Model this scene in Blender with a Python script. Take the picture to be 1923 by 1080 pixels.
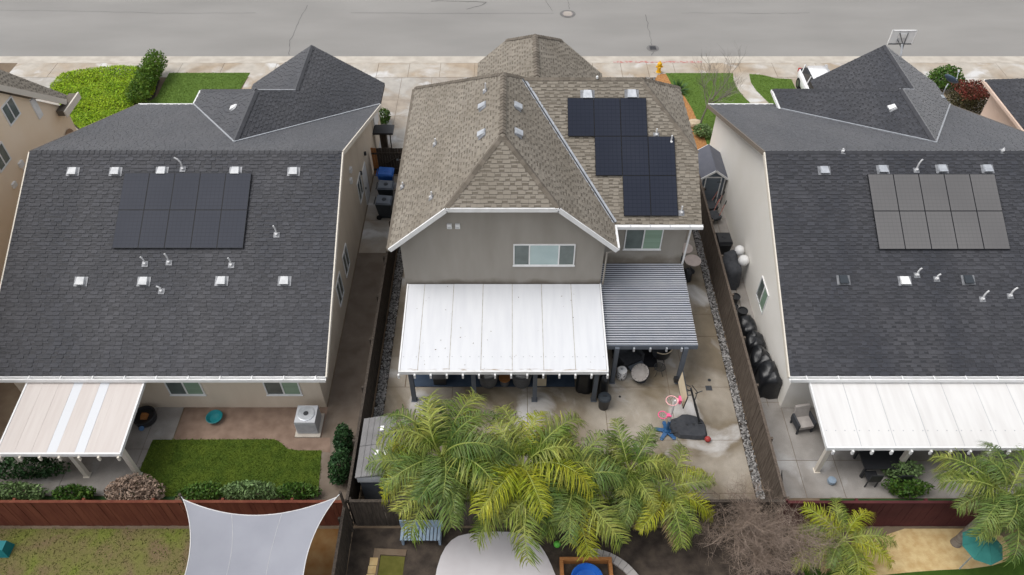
import bpy, math, random
from mathutils import Vector, Matrix
random.seed(7)
for o in list(bpy.data.objects): bpy.data.objects.remove(o)
SC = bpy.context.scene
COL = SC.collection
rad = math.radians
# ------------------------------------------------------------------ camera
CAMH, PITCH, FPX = 26.0, rad(46.5), 1440.0
cam = bpy.data.cameras.new('camera'); camo = bpy.data.objects.new('camera', cam); COL.objects.link(camo)
camo.location = (0, 0, CAMH); camo.rotation_euler = (math.pi/2 - PITCH, 0, 0)
cam.sensor_width = 36; cam.lens = FPX/1923*36; cam.clip_start = .5; cam.clip_end = 2000
SC.camera = camo
# ------------------------------------------------------------------ sky, sun, exposure
W = bpy.data.worlds.new('World'); SC.world = W; W.use_nodes = True
wn = W.node_tree.nodes; wl = W.node_tree.links
sky = wn.new('ShaderNodeTexSky'); sky.sky_type = 'NISHITA'; sky.sun_disc = False
SUN_EL, SUN_AZ = 66, 262          # azimuth from +Y (street side) towards +X
sky.sun_elevation = rad(SUN_EL); sky.sun_rotation = rad(SUN_AZ); sky.dust_density = 3.0; sky.air_density = 1.0
hs = wn.new('ShaderNodeHueSaturation'); hs.inputs['Saturation'].default_value = .22   # overcast: the blue is veiled by cloud
wl.new(sky.outputs[0], hs.inputs['Color']); wl.new(hs.outputs[0], wn['Background'].inputs[0])
wn['Background'].inputs[1].default_value = .15
sl = bpy.data.lights.new('sun', 'SUN'); sl.energy = .95; sl.angle = rad(35); sl.color = (1, .965, .91)
so = bpy.data.objects.new('sun', sl); COL.objects.link(so)
so.rotation_euler = Vector((math.sin(rad(SUN_AZ))*math.cos(rad(SUN_EL)), math.cos(rad(SUN_AZ))*math.cos(rad(SUN_EL)), math.sin(rad(SUN_EL)))).to_track_quat('Z', 'Y').to_euler()
so.location = (-10, -20, 60)
SC.view_settings.view_transform = 'Standard'; SC.view_settings.look = 'None'
SC.view_settings.exposure = 0.5; SC.view_settings.gamma = 1
# ------------------------------------------------------------------ measuring helpers
sp, cp = math.sin(PITCH), math.cos(PITCH)
def ray(px, py):
    u = (px-961.5)/FPX; v = (540-py)/FPX
    return Vector((u, cp+v*sp, -sp+v*cp))
def G(px, py, z=0.0):
    d = ray(px, py); t = (z-CAMH)/d.z
    return Vector((d.x*t, d.y*t, z))
def GY(px, py, Y):
    d = ray(px, py); t = Y/d.y
    return Vector((d.x*t, Y, CAMH+d.z*t))
# ------------------------------------------------------------------ materials
MATS = {}
def M(name, col, col2=None, scale=3., rough=.8, bump=0., bscale=60., island=0., spec=.3, metal=0., detail=6., lo=.35, hi=.65, dist=0., stretch=None, transl=0., coat=0., hue=0., sheen=0.):
    m = bpy.data.materials.new(name); m.use_nodes = True; MATS[name] = m
    N = m.node_tree.nodes; L = m.node_tree.links; b = N['Principled BSDF']
    b.inputs['Roughness'].default_value = rough; b.inputs['Metallic'].default_value = metal
    b.inputs['Specular IOR Level'].default_value = spec; b.inputs['Coat Weight'].default_value = coat; b.inputs['Sheen Weight'].default_value = sheen; b.inputs['Sheen Roughness'].default_value = .4
    c4 = lambda c: (c[0], c[1], c[2], 1)
    b.inputs['Base Color'].default_value = c4(col)
    geo = N.new('ShaderNodeNewGeometry'); src = geo.outputs['Position']
    if stretch:
        vm = N.new('ShaderNodeVectorMath'); vm.operation = 'MULTIPLY'; vm.inputs[1].default_value = stretch
        L.new(src, vm.inputs[0]); src = vm.outputs[0]
    out = None
    if col2:
        nz = N.new('ShaderNodeTexNoise'); nz.inputs['Scale'].default_value = scale; nz.inputs['Detail'].default_value = detail; nz.inputs['Distortion'].default_value = dist
        L.new(src, nz.inputs['Vector'])
        r = N.new('ShaderNodeValToRGB'); r.color_ramp.elements[0].position = lo; r.color_ramp.elements[1].position = hi
        r.color_ramp.elements[0].color = c4(col); r.color_ramp.elements[1].color = c4(col2)
        L.new(nz.outputs['Fac'], r.inputs[0]); out = r.outputs[0]
    if island:
        h = N.new('ShaderNodeHueSaturation'); mr = N.new('ShaderNodeMapRange')
        mr.inputs[3].default_value = 1-island; mr.inputs[4].default_value = 1+island
        L.new(geo.outputs['Random Per Island'], mr.inputs[0]); L.new(mr.outputs[0], h.inputs['Value'])
        if hue:
            w = N.new('ShaderNodeTexWhiteNoise'); w.noise_dimensions = '1D'; L.new(geo.outputs['Random Per Island'], w.inputs['W'])
            m2 = N.new('ShaderNodeMapRange'); m2.inputs[3].default_value = .5-hue; m2.inputs[4].default_value = .5+hue
            L.new(w.outputs['Value'], m2.inputs[0]); L.new(m2.outputs[0], h.inputs['Hue'])
        if out: L.new(out, h.inputs['Color'])
        else: h.inputs['Color'].default_value = c4(col)
        out = h.outputs[0]
    if out: L.new(out, b.inputs['Base Color'])
    if bump:
        n2 = N.new('ShaderNodeTexNoise'); n2.inputs['Scale'].default_value = bscale; n2.inputs['Detail'].default_value = 4
        L.new(src, n2.inputs['Vector'])
        bp = N.new('ShaderNodeBump'); bp.inputs['Strength'].default_value = bump; bp.inputs['Distance'].default_value = .02
        L.new(n2.outputs['Fac'], bp.inputs['Height']); L.new(bp.outputs[0], b.inputs['Normal'])
    if transl:
        t = N.new('ShaderNodeBsdfTranslucent'); mx = N.new('ShaderNodeMixShader'); mx.inputs[0].default_value = transl
        if out: L.new(out, t.inputs[0])
        else: t.inputs[0].default_value = c4(col)
        L.new(b.outputs[0], mx.inputs[1]); L.new(t.outputs[0], mx.inputs[2]); L.new(mx.outputs[0], N['Material Output'].inputs[0])
    return m
def wet_concrete(name, dry, wet, bright, scale=.55, t0=.42, t1=.6, rough_wet=.35):
    """weathered concrete: dry slab, damp brown patches and painted-in pale sky reflection with edges of their own"""
    m = M(name, dry); N = m.node_tree.nodes; L = m.node_tree.links; b = N['Principled BSDF']
    geo = N.new('ShaderNodeNewGeometry')
    def noise(s, d, dist=0.):
        n = N.new('ShaderNodeTexNoise'); n.inputs['Scale'].default_value = s; n.inputs['Detail'].default_value = d; n.inputs['Distortion'].default_value = dist
        L.new(geo.outputs['Position'], n.inputs['Vector']); return n.outputs['Fac']
    def ramp(f, p0, p1, c0, c1):
        r = N.new('ShaderNodeValToRGB'); e = r.color_ramp.elements
        e[0].position = p0; e[1].position = p1; e[0].color = (*c0, 1); e[1].color = (*c1, 1)
        L.new(f, r.inputs[0]); return r.outputs[0]
    def mix(f, a, c, typ='MIX', fac=None):
        x = N.new('ShaderNodeMix'); x.data_type = 'RGBA'; x.blend_type = typ
        if fac is None: L.new(f, x.inputs[0])
        else: x.inputs[0].default_value = fac
        L.new(a, x.inputs[6]); L.new(c, x.inputs[7]); return x.outputs[2]
    k = ramp(noise(scale, 5, .6), t0, t1, (0, 0, 0), (1, 1, 1))
    base = ramp(noise(2.3, 6), .3, .7, [c*.88 for c in dry], [c*1.08 for c in dry])
    wetc = ramp(noise(1.7, 6), .3, .7, [c*.8 for c in wet], [c*1.15 for c in wet])
    c1 = mix(k, base, wetc)
    k2 = ramp(noise(scale*1.25, 8, .5), .565, .68, (0, 0, 0), (1, 1, 1))
    br = N.new('ShaderNodeRGB'); br.outputs[0].default_value = (*bright, 1)
    c2 = mix(k2, c1, br.outputs[0])  # sky reflecting off wet concrete, painted as pale patches
    sp_ = ramp(noise(38, 3), .3, .75, (.82, .82, .82), (1.1, 1.1, 1.1))
    c3 = mix(None, c2, sp_, 'MULTIPLY', .8)
    L.new(c3, b.inputs['Base Color'])
    rr = N.new('ShaderNodeMapRange'); rr.inputs[3].default_value = .8; rr.inputs[4].default_value = rough_wet
    L.new(k, rr.inputs[0]); L.new(rr.outputs[0], b.inputs['Roughness'])
    return m
m_asphalt = M('asphalt', (.225, .217, .205), (.27, .26, .246), .35, .85, .15, 90, stretch=(.35, 1, 1), lo=.3, hi=.7)
m_tar = M('tar', (.07, .068, .066), rough=.7)
m_kerb = M('kerb_concrete', (.40, .36, .31), (.5, .46, .4), 1.5, .8)
m_walk = wet_concrete('sidewalk', (.46, .42, .365), (.36, .285, .205), (.60, .59, .575), .42, .4, .62)
m_drive = wet_concrete('driveway_concrete', (.41, .385, .35), (.34, .29, .235), (.58, .575, .57), .5, .45, .6)
m_patio = wet_concrete('patio_concrete', (.36, .32, .265), (.20, .163, .115), (.52, .505, .49), .36, .38, .56)
m_grey_conc = wet_concrete('grey_concrete', (.33, .31, .29), (.26, .24, .22), (.42, .41, .4), .5)
m_red = M('red_paint', (.42, .17, .15), (.45, .37, .33), 5, .7, lo=.38, hi=.55)
m_dirt = M('dirt', (.14, .10, .068), (.19, .145, .10), 1.2, .95, .5, 25)
m_darksoil = M('dark_soil', (.035, .027, .022), (.075, .058, .045), 2.5, .95, .6, 20)
m_mulch = M('orange_mulch', (.30, .13, .045), (.42, .22, .085), 9, .95, .8, 30, detail=8)
m_straw = M('straw_mulch', (.45, .31, .14), (.55, .42, .22), 4, .95, .6, 30)
m_paver = M('brown_paver', (.17, .115, .085), (.235, .165, .125), 2.2, .85, .2, 60)
m_turf = M('front_turf', (.075, .135, .022), (.11, .18, .03), 14, .95, .8, 140, detail=8, lo=.3, hi=.7)
m_lawn = M('back_lawn', (.042, .075, .005), (.075, .11, .009), 2.2, .95, .8, 120, detail=8)
m_patchy = M('patchy_grass', (.155, .115, .06), (.135, .16, .028), 1.1, .95, .8, 60, detail=12, dist=.8, lo=.32, hi=.7)
m_dkturf = M('dark_turf', (.018, .05, .014), (.03, .075, .02), 4, .95, .5, 100)
m_stone = M('pebble', (.20, .193, .187), island=.9, rough=.6)
m_shing_b = M('brown_shingle', (.195, .171, .138), (.238, .212, .176), .5, .85, .25, 120, island=.12, spec=.3)
m_shing_d = M('charcoal_shingle', (.031, .033, .041), (.053, .053, .059), .4, .55, .25, 120, island=.18, spec=.25, sheen=.5, lo=.3, hi=.7, stretch=(1.6,.5,1))
m_deck = M('roof_deck', (.05, .045, .04), rough=.9)
m_cap_b = M('brown_ridge_cap', (.135, .115, .092), (.17, .147, .12), 3, .9, island=.2)
m_cap_d = M('charcoal_ridge_cap', (.036, .037, .043), rough=.6, island=.15, sheen=.6)
m_stucco_g = M('grey_stucco', (.27, .248, .217), (.32, .296, .262), 1.1, .92, .5, 70, detail=9, stretch=(1.5,1.5,.35), lo=.25, hi=.7)
N = m_stucco_g.node_tree.nodes; L_ = m_stucco_g.node_tree.links; b_ = N['Principled BSDF']      # old water stain above the patio cover
ge = N.new('ShaderNodeNewGeometry'); sx = N.new('ShaderNodeSeparateXYZ'); L_.new(ge.outputs[0], sx.inputs[0]); nz = N.new('ShaderNodeTexNoise'); nz.inputs['Scale'].default_value = 1.1; nz.inputs['Detail'].default_value = 6; L_.new(ge.outputs[0], nz.inputs['Vector'])
mr = N.new('ShaderNodeMapRange'); mr.inputs[1].default_value = 3.55; mr.inputs[2].default_value = 2.85; L_.new(sx.outputs[2], mr.inputs[0]); mu = N.new('ShaderNodeMath'); mu.operation = 'MULTIPLY'; L_.new(mr.outputs[0], mu.inputs[0]); L_.new(nz.outputs[0], mu.inputs[1])
rp = N.new('ShaderNodeValToRGB'); rp.color_ramp.elements[0].position = .28; rp.color_ramp.elements[1].position = .5; L_.new(mu.outputs[0], rp.inputs[0]); x_ = N.new('ShaderNodeMix'); x_.data_type = 'RGBA'; x_.inputs[7].default_value = (.19,.165,.135,1)
L_.new(rp.outputs[0], x_.inputs[0]); L_.new(b_.inputs['Base Color'].links[0].from_socket, x_.inputs[6]); L_.new(x_.outputs[2], b_.inputs['Base Color'])
m_stucco_t = M('tan_stucco', (.60, .51, .405), (.68, .59, .48), 1., .92, .5, 70, detail=9, stretch=(1.5,1.5,.35), lo=.25, hi=.7)
m_stucco_tan2 = M('orange_tan_stucco', (.80, .64, .46), (.84, .70, .54), .5, .92, .25, 90)
m_stucco_w = M('cream_stucco', (.80, .77, .71), (.84, .81, .76), .6, .92, .2, 90)
m_stucco_p = M('pink_stucco', (.62, .47, .38), (.68, .53, .44), .6, .92, .2, 90)
m_white = M('white_trim', (.78, .78, .78), (.70, .70, .69), 3, .5)
m_cream = M('cream_trim', (.66, .61, .53), rough=.6)
m_rakebr = M('brown_rake_trim', (.20,.17,.14), rough=.7)
m_metal = M('galvanised', (.42, .44, .47), (.55, .57, .6), 5, .42, metal=.5, spec=.4)
m_pvc = M('white_pipe', (.52, .52, .53), (.62, .62, .62), 8, .5)
m_dullmetal = M('weathered_flashing', (.16, .165, .175), (.26, .265, .28), 6, .55, metal=.3)
m_ventwhite = M('weathered_vent', (.46, .47, .48), (.58, .585, .59), 5, .5)
m_blade = M('dark_metal', (.03, .032, .036), rough=.45, spec=.5)
m_glass_dk = M('window_glass', (.085, .105, .10), (.12, .15, .14), 2, .1, spec=.7)
m_glass_gn = M('green_window_glass', (.20, .30, .215), (.25, .36, .27), 1.5, .12, spec=.7, stretch=(.1, .1, 12))
m_glass_bl = M('teal_window_glass', (.34, .44, .44), (.40, .50, .49), 1, .12, spec=.7)
m_wood_dk = M('dark_fence_wood', (.040, .032, .026), (.075, .060, .048), 2.5, .9, .3, 50, island=.25, stretch=(6, 6, .7))
m_wood_br = M('brown_fence_wood', (.075, .057, .044), (.125, .10, .08), 2.5, .9, .3, 50, island=.25, stretch=(6, 6, .7))
m_wood_red = M('redwood_fence', (.105, .026, .014), (.15, .045, .024), 1.2, .85, .2, 50, island=.16, stretch=(3, 3, .6))
m_wood_mar = M('maroon_fence', (.055, .012, .014), (.08, .02, .02), 1.2, .85, .2, 50, island=.16)
m_wood_or = M('orange_wood', (.30, .12, .035), (.38, .17, .06), 4, .6, stretch=(1, 6, 6))
m_slate_paint = M('slate_blue_paint', (.10, .115, .14), (.12, .135, .16), 3, .6)
m_navy = M('navy_rug', (.035, .055, .09), (.05, .072, .11), 3, .9)
m_black = M('black_cover', (.008, .009, .011), (.016, .017, .02), 3, .38, .5, 9, spec=.5)
m_blackm = M('black_plastic', (.018, .019, .022), rough=.42, spec=.5)
m_char = M('charcoal_fabric', (.045, .048, .055), (.06, .063, .07), 8, .9)
m_dkrug = M('black_rug', (.012, .012, .016), (.03, .03, .036), 2, .95)
m_greychair = M('grey_wicker', (.115, .115, .12), (.15, .15, .155), 20, .8, .4, 60)
m_cushion = M('pale_cushion', (.60, .59, .58), (.68, .67, .66), 6, .9)
m_taupe = M('taupe_cushion', (.36, .33, .31), (.42, .39, .365), 6, .9)
m_beige = M('beige_board', (.60, .50, .35), (.66, .56, .41), 4, .7)
m_pinktop = M('pinkish_table_top', (.62, .52, .47), (.68, .58, .53), 5, .6)
m_blue = M('blue_plastic', (.012, .10, .42), (.02, .13, .48), 3, .4, spec=.5)
m_bluekid = M('blue_toy_plastic', (.02, .09, .22), rough=.4, spec=.5)
m_binlid = M('grey_bin_plastic', (.11, .13, .16), (.15, .17, .2), 3, .5)
m_bindk = M('dark_bin_plastic', (.035, .042, .05), rough=.5)
m_pink = M('pink_plastic', (.85, .12, .28), rough=.45)
m_palepink = M('pale_pink_plastic', (.80, .42, .42), rough=.5)
m_redball = M('red_rubber', (.36, .05, .045), rough=.6)
m_yellow = M('hydrant_yellow', (.75, .42, .02), rough=.5)
m_redleaf = M('red_leaf', (.17, .025, .02), (.09, .04, .02), 3, .7, island=.4)
m_carpaint = M('white_car_paint', (.82, .82, .83), rough=.2, spec=.5, coat=.6)
m_carglass = M('car_glass', (.012, .014, .018), rough=.06, spec=.8)
m_tyre = M('tyre_rubber', (.015, .015, .016), rough=.85)
m_rim = M('wheel_rim', (.3, .3, .32), rough=.3, metal=.8)
m_tail = M('tail_lamp', (.35, .01, .01), rough=.2)
m_teal = M('teal_plastic', (.01, .17, .19), rough=.5)
m_tealcan = M('teal_canvas', (.022, .135, .12), (.03, .165, .145), 3, .85)
m_sail = M('sail_fabric', (.31, .32, .365), (.36, .37, .415), .8, .85, .35, 2.5, transl=.2, lo=.3, hi=.7)
m_acgrey = M('condenser_grey', (.40, .41, .43), (.46, .47, .49), 4, .5)
m_shedblue = M('shed_blue', (.12, .145, .175), (.14, .165, .195), 3, .7, stretch=(1, 1, 10))
m_shedroof = M('shed_roof', (.11, .115, .14), (.125, .13, .155), 3, .85, .3, 60)
m_shedgrey = M('grey_felt', (.165, .16, .16), (.20, .195, .195), 2, .9, .3, 60)
m_ltblue = M('light_blue_paint', (.22, .29, .37), (.27, .34, .42), 4, .7)
m_rock = M('rock', (.42, .33, .22), (.52, .43, .31), 4, .9, .6, 12)
m_bark = M('palm_bark', (.16, .135, .115), (.24, .215, .19), 3, .95, .7, 18, stretch=(1, 1, 5))
m_twig = M('bare_twig', (.20, .15, .115), (.27, .21, .17), 3, .9, island=.25)
m_twig2 = M('grey_twig', (.22, .20, .17), rough=.9, island=.2)
m_frond = M('palm_leaflet', (.14, .20, .028), (.33, .35, .075), .9, .5, island=.5, hue=.02, transl=.38, spec=.4, lo=.4, hi=.6)
m_frondy = M('yellow_palm_leaflet', (.27, .31, .014), (.38, .37, .03), 1.1, .5, island=.4, hue=.015, transl=.3, spec=.4)
m_deadfrond = M('dead_palm_leaflet', (.26, .18, .09), (.36, .28, .16), 2, .8, island=.35, transl=.2)
m_frondd = M('dark_palm_leaflet', (.085, .15, .03), (.19, .24, .055), .9, .5, island=.45, hue=.02, transl=.28, spec=.4)
m_rachis = M('palm_rachis', (.26, .30, .07), rough=.5)
m_lime = M('lime_leaf', (.22, .36, .010), (.31, .44, .016), .8, .6, island=.45, hue=.015, transl=.25)
m_leaf = M('green_leaf', (.05, .115, .016), (.085, .16, .025), 1.4, .6, island=.5, hue=.02, transl=.2)
m_leafdk = M('dark_green_leaf', (.018, .055, .018), (.035, .085, .024), 1.4, .6, island=.5, transl=.2)
m_leafpale = M('pale_green_leaf', (.13, .21, .075), (.19, .28, .11), 2, .6, island=.45, transl=.2)
m_dry = M('dry_leaf', (.26, .185, .14), (.33, .245, .19), 2, .9, island=.35)
m_agave = M('agave_leaf', (.03, .085, .02), (.06, .12, .03), 3, .6, island=.4)
def solar_mat(name, c0, c1, rough, mo=.6):
    m = M(name, c0, c1, .35, rough, spec=.07, lo=.25, hi=.75); N = m.node_tree.nodes; L = m.node_tree.links; b = N['Principled BSDF']
    tc = N.new('ShaderNodeTexCoord'); br = N.new('ShaderNodeTexBrick'); br.offset = 0; br.inputs['Scale'].default_value = 1
    br.inputs['Mortar Size'].default_value = .006; br.inputs['Brick Width'].default_value = .1667; br.inputs['Row Height'].default_value = .1
    br.inputs['Mortar Smooth'].default_value = .2
    br.inputs['Mortar'].default_value = (c0[0]*mo, c0[1]*mo, c0[2]*mo, 1)
    src = b.inputs['Base Color'].links[0].from_socket
    L.new(tc.outputs['UV'], br.inputs['Vector']); L.new(src, br.inputs['Color1']); L.new(src, br.inputs['Color2'])
    L.new(br.outputs['Color'], b.inputs['Base Color']); return m
m_solar = solar_mat('solar_cells', (.020, .024, .037), (.030, .034, .048), .3, .75)
m_solarframe = M('solar_frame', (.012, .013, .016), rough=.5, spec=.2)
# ------------------------------------------------------------------ mesh builder
class MB:
    def __init__(s): s.v = []; s.f = []; s.m = []; s.mi = 0; s.uv = {}
    def add(s, vs, fs, X=None):
        n = len(s.v)
        for p in vs:
            p = Vector(p); s.v.append(X @ p if X else p)
        for f in fs: s.f.append([n+i for i in f]); s.m.append(s.mi)
        return s
    def box(s, x0, y0, z0, x1, y1, z1, X=None):
        return s.add([(x0,y0,z0),(x1,y0,z0),(x1,y1,z0),(x0,y1,z0),(x0,y0,z1),(x1,y0,z1),(x1,y1,z1),(x0,y1,z1)],
                     [(0,3,2,1),(4,5,6,7),(0,1,5,4),(1,2,6,5),(2,3,7,6),(3,0,4,7)], X)
    def taper(s, x0, y0, x1, y1, z0, z1, k, X=None):
        cx, cy = (x0+x1)/2, (y0+y1)/2; f = lambda x, y: (cx+(x-cx)*k, cy+(y-cy)*k)
        b = [(x0,y0),(x1,y0),(x1,y1),(x0,y1)]
        return s.add([(x,y,z0) for x,y in b]+[(*f(x,y),z1) for x,y in b], [(0,3,2,1),(4,5,6,7),(0,1,5,4),(1,2,6,5),(2,3,7,6),(3,0,4,7)], X)
    def bar(s, p, q, w, h=None, up=(0,0,1)):
        p, q = Vector(p), Vector(q); h = h or w; d = (q-p); l = d.length; d.normalize(); u = Vector(up)
        a = d.cross(u)
        if a.length < 1e-4: a = d.cross(Vector((0,1,0)))
        a.normalize(); c = a.cross(d)
        X = Matrix((( d.x,a.x,c.x,p.x),(d.y,a.y,c.y,p.y),(d.z,a.z,c.z,p.z),(0,0,0,1)))
        return s.box(0,-w/2,-h/2,l,w/2,h/2,X)
    def tube(s, pts, r, n=8, cap=True):
        pts = [Vector(p) for p in pts]; k = len(pts); rs = r if isinstance(r, (list, tuple)) else [r]*k
        base = len(s.v); a = None
        for i, p in enumerate(pts):
            t = (pts[min(i+1,k-1)]-pts[max(i-1,0)]).normalized()
            if a is None:
                a = t.cross(Vector((0,0,1)));
                if a.length < .05: a = t.cross(Vector((1,0,0)))
            else: a = a - t*a.dot(t)
            a.normalize(); c = t.cross(a)
            for j in range(n):
                an = 2*math.pi*j/n; s.v.append(p+(a*math.cos(an)+c*math.sin(an))*rs[i])
        for i in range(k-1):
            for j in range(n):
                s.f.append([base+i*n+j, base+i*n+(j+1)%n, base+(i+1)*n+(j+1)%n, base+(i+1)*n+j]); s.m.append(s.mi)
        if cap:
            s.f.append([base+j for j in range(n)][::-1]); s.m.append(s.mi)
            s.f.append([base+(k-1)*n+j for j in range(n)]); s.m.append(s.mi)
        return s
    def lathe(s, prof, n=20, c=(0,0,0), X=None, sx=1, sy=1):
        vs = []; fs = []; k = len(prof)
        for r, z in prof:
            for j in range(n):
                a = 2*math.pi*j/n; vs.append((c[0]+r*sx*math.cos(a), c[1]+r*sy*math.sin(a), c[2]+z))
        for i in range(k-1):
            for j in range(n): fs.append((i*n+j, i*n+(j+1)%n, (i+1)*n+(j+1)%n, (i+1)*n+j))
        fs.append(tuple(range(n))[::-1]); fs.append(tuple((k-1)*n+j for j in range(n)))
        return s.add(vs, fs, X)
    def prism(s, poly, z0, z1):
        n = len(poly); vs = [(p[0],p[1],z0) for p in poly]+[(p[0],p[1],z1) for p in poly]
        return s.add(vs, [tuple(range(n))[::-1], tuple(range(n,2*n))]+[(i,(i+1)%n,n+(i+1)%n,n+i) for i in range(n)])
    def slab(s, poly, d):
        """polygon in space thickened by vector d"""
        n = len(poly); d = Vector(d); vs = [Vector(p) for p in poly]+[Vector(p)+d for p in poly]
        return s.add(vs, [tuple(range(n)), tuple(range(n,2*n))[::-1]]+[((i+1)%n,i,n+i,n+(i+1)%n) for i in range(n)])
    def build(s, name, mats, parent=None, world=False, smooth=False, kind=None, label=None, loc=None):
        me = bpy.data.meshes.new(name); me.from_pydata([tuple(p) for p in s.v], [], s.f)
        mats = mats if isinstance(mats, (list, tuple)) else [mats]
        for m in mats: me.materials.append(m)
        if len(mats) > 1: me.polygons.foreach_set('material_index', s.m)
        if smooth: me.polygons.foreach_set('use_smooth', [True]*len(s.f))
        me.update()
        return link(name, me, parent, world, kind, label, loc)
def link(name, me, parent=None, world=False, kind=None, label=None, loc=None):
    o = bpy.data.objects.new(name, me); COL.objects.link(o)
    if loc is not None: o.location = loc
    if parent:
        o.parent = parent
        if world and parent.parent is None: o.location = Vector(o.location) - parent.location
    if kind: o['kind'] = kind
    if label: o['label'] = label
    return o
def thing(name, label, cat, loc=(0,0,0), rz=0, group=None):
    o = bpy.data.objects.new(name, None); COL.objects.link(o); o.empty_display_size = .3
    o.location = loc; o.rotation_euler = (0,0,rz); return tag(o, label, cat, group)
def tag(o, label, cat, group=None):
    o['label'] = label; o['category'] = cat
    if group: o['group'] = group
    return o
def sheet(name, poly, z, mat, th=.05, kind='structure'):
    mb = MB(); n = len(poly); mb.prism(poly, z-th, z); return mb.build(name, mat, kind=kind)
def pg(pts, z=0): return [G(x, y, z) for x, y in pts]
def smooth_poly(pts, it=2):
    for _ in range(it):
        q = []
        for i in range(len(pts)):
            a, b = Vector(pts[i]), Vector(pts[(i+1)%len(pts)]); q += [a*.75+b*.25, a*.25+b*.75]
        pts = q
    return pts
# ------------------------------------------------------------------ ground, road, kerb, sidewalk
mb = MB(); prof = [(-150,-.012),(44.72,-.012),(44.72,-.3),(57.6,-.3),(57.6,-.012),(700,-.012)]
mb.add([(x,y,z) for x in (-500,500) for y,z in prof], [(i,i+6,i+7,i+1) for i in range(5)])
mb.build('ground', m_dirt, kind='structure')
mb = MB(); mb.add([(-500,45.75,-.14),(500,45.75,-.14),(500,51.6,-.07),(-500,51.6,-.07),(500,57.2,-.14),(-500,57.2,-.14)], [(0,1,2,3),(3,2,4,5)])
road = mb.build('road', m_asphalt, kind='structure')
def crack(pts, w, name='crack_sealing'):
    p = [G(x, y, -.1) for x, y in pts]; q = []
    for a, b in zip(p, p[1:]):
        for k in range(6): q.append(a.lerp(b, k/6)+Vector((random.uniform(-.05,.05), random.uniform(-.05,.05), 0)))
    q.append(p[-1]); m = MB(); L = []; R = []
    for i, c in enumerate(q):
        t = (q[min(i+1,len(q)-1)]-q[max(i-1,0)]).normalized(); n = Vector((-t.y,t.x,0))*w*random.uniform(.6,1.3)
        z = -.14+.07*(1-min(1, abs(c.y-51.6)/5.8))+.006
        L.append((c.x+n.x,c.y+n.y,z)); R.append((c.x-n.x,c.y-n.y,z))
    k = len(q); m.add(L+R, [(i,i+1,k+i+1,k+i) for i in range(k-1)]); m.build(name, m_tar, road)
for pts, w in (([(578,10),(560,45),(545,75),(543,103)], .014), ([(810,2),(870,3),(914,4),(905,10),(876,18)], .03), ([(1025,0),(1038,22)], .012), ([(1213,28),(1219,60),(1224,84)], .014),
               ([(1226,97),(1224,103)], .016), ([(0,20),(160,22),(330,26),(480,25)], .01), ([(660,25),(830,26),(1040,26)], .012), ([(1280,25),(1440,26),(1520,25)], .01), ([(1067,0),(1069,18)], .012)):
    crack(pts, w)
def manhole(px, py, label, r=.42):
    c = G(px, py, -.1); z = -.14+.07*(1-min(1, abs(c.y-51.6)/5.8))
    t = thing('manhole_cover', label, 'manhole', (c.x,c.y,z), group='manhole covers in the road')
    MB().lathe([(r*1.55,.004),(r*1.55,.012),(r*1.1,.013)], 32).build('collar', M('collar_%d' % px, (.13,.125,.12), (.17,.165,.16), 4, .8), t)
    m = MB().lathe([(r,.012),(r,.024),(r*.97,.026)], 32)
    lid = m.build('lid', M('lid_%d' % px, (.30,.26,.25) if px < 1100 else (.13,.12,.12), rough=.55), t)
    m = MB()
    for k in range(-3, 4): m.box(-r*.75,k*r*.24-.02,.024,r*.75,k*r*.24+.02,.034)
    m.build('tread_bar', m_blade if px > 1100 else m_kerb, lid)
manhole(1066, 27, 'larger round manhole cover with pale lid near the road centre', .36)
manhole(1226, 90, 'smaller grey manhole cover near the kerb by the hydrant', .27)
# kerb and gutter
kr = MB().box(-300,44.72,-.25,300,44.96,.0).build('kerb', m_kerb, kind='structure')
MB().box(G(1150,107).x,44.716,-.06,G(1315,107).x,44.964,.006).build('red_painted_kerb', m_red, kr)
gt = MB()
gt.add([(-300,44.96,-.15),(300,44.96,-.15),(300,45.78,-.132),(-300,45.78,-.132)], [(0,1,2,3)])
gt.build('gutter', m_kerb, kind='structure')
sw = MB().box(-300,42.98,-.2,300,44.70,-.03).build('sidewalk', m_kerb, kind='structure')
xj = [-32,-29.4,-26.5,-23.9,-21.3,-18.6,-15.2,-12.9,-10.6,-8.6,-6.6,-4.6,-2.4,0,2.6,5.2,7.0,8.7,10.4,12.4,14.6,16.8,19.6,22.4,25.3,28.2,31.3,34.5]
for a, b in zip(xj, xj[1:]): MB().box(a+.012,42.99,-.1,b-.012,44.70,.004+random.uniform(-.003,.003)).build('slab', m_walk, sw)
# far side of the street (beyond the top of the picture)
sheet('far_sidewalk', [(-300,57.5),(300,57.5),(300,59.5),(-300,59.5)], .0, m_kerb, .2)
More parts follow.
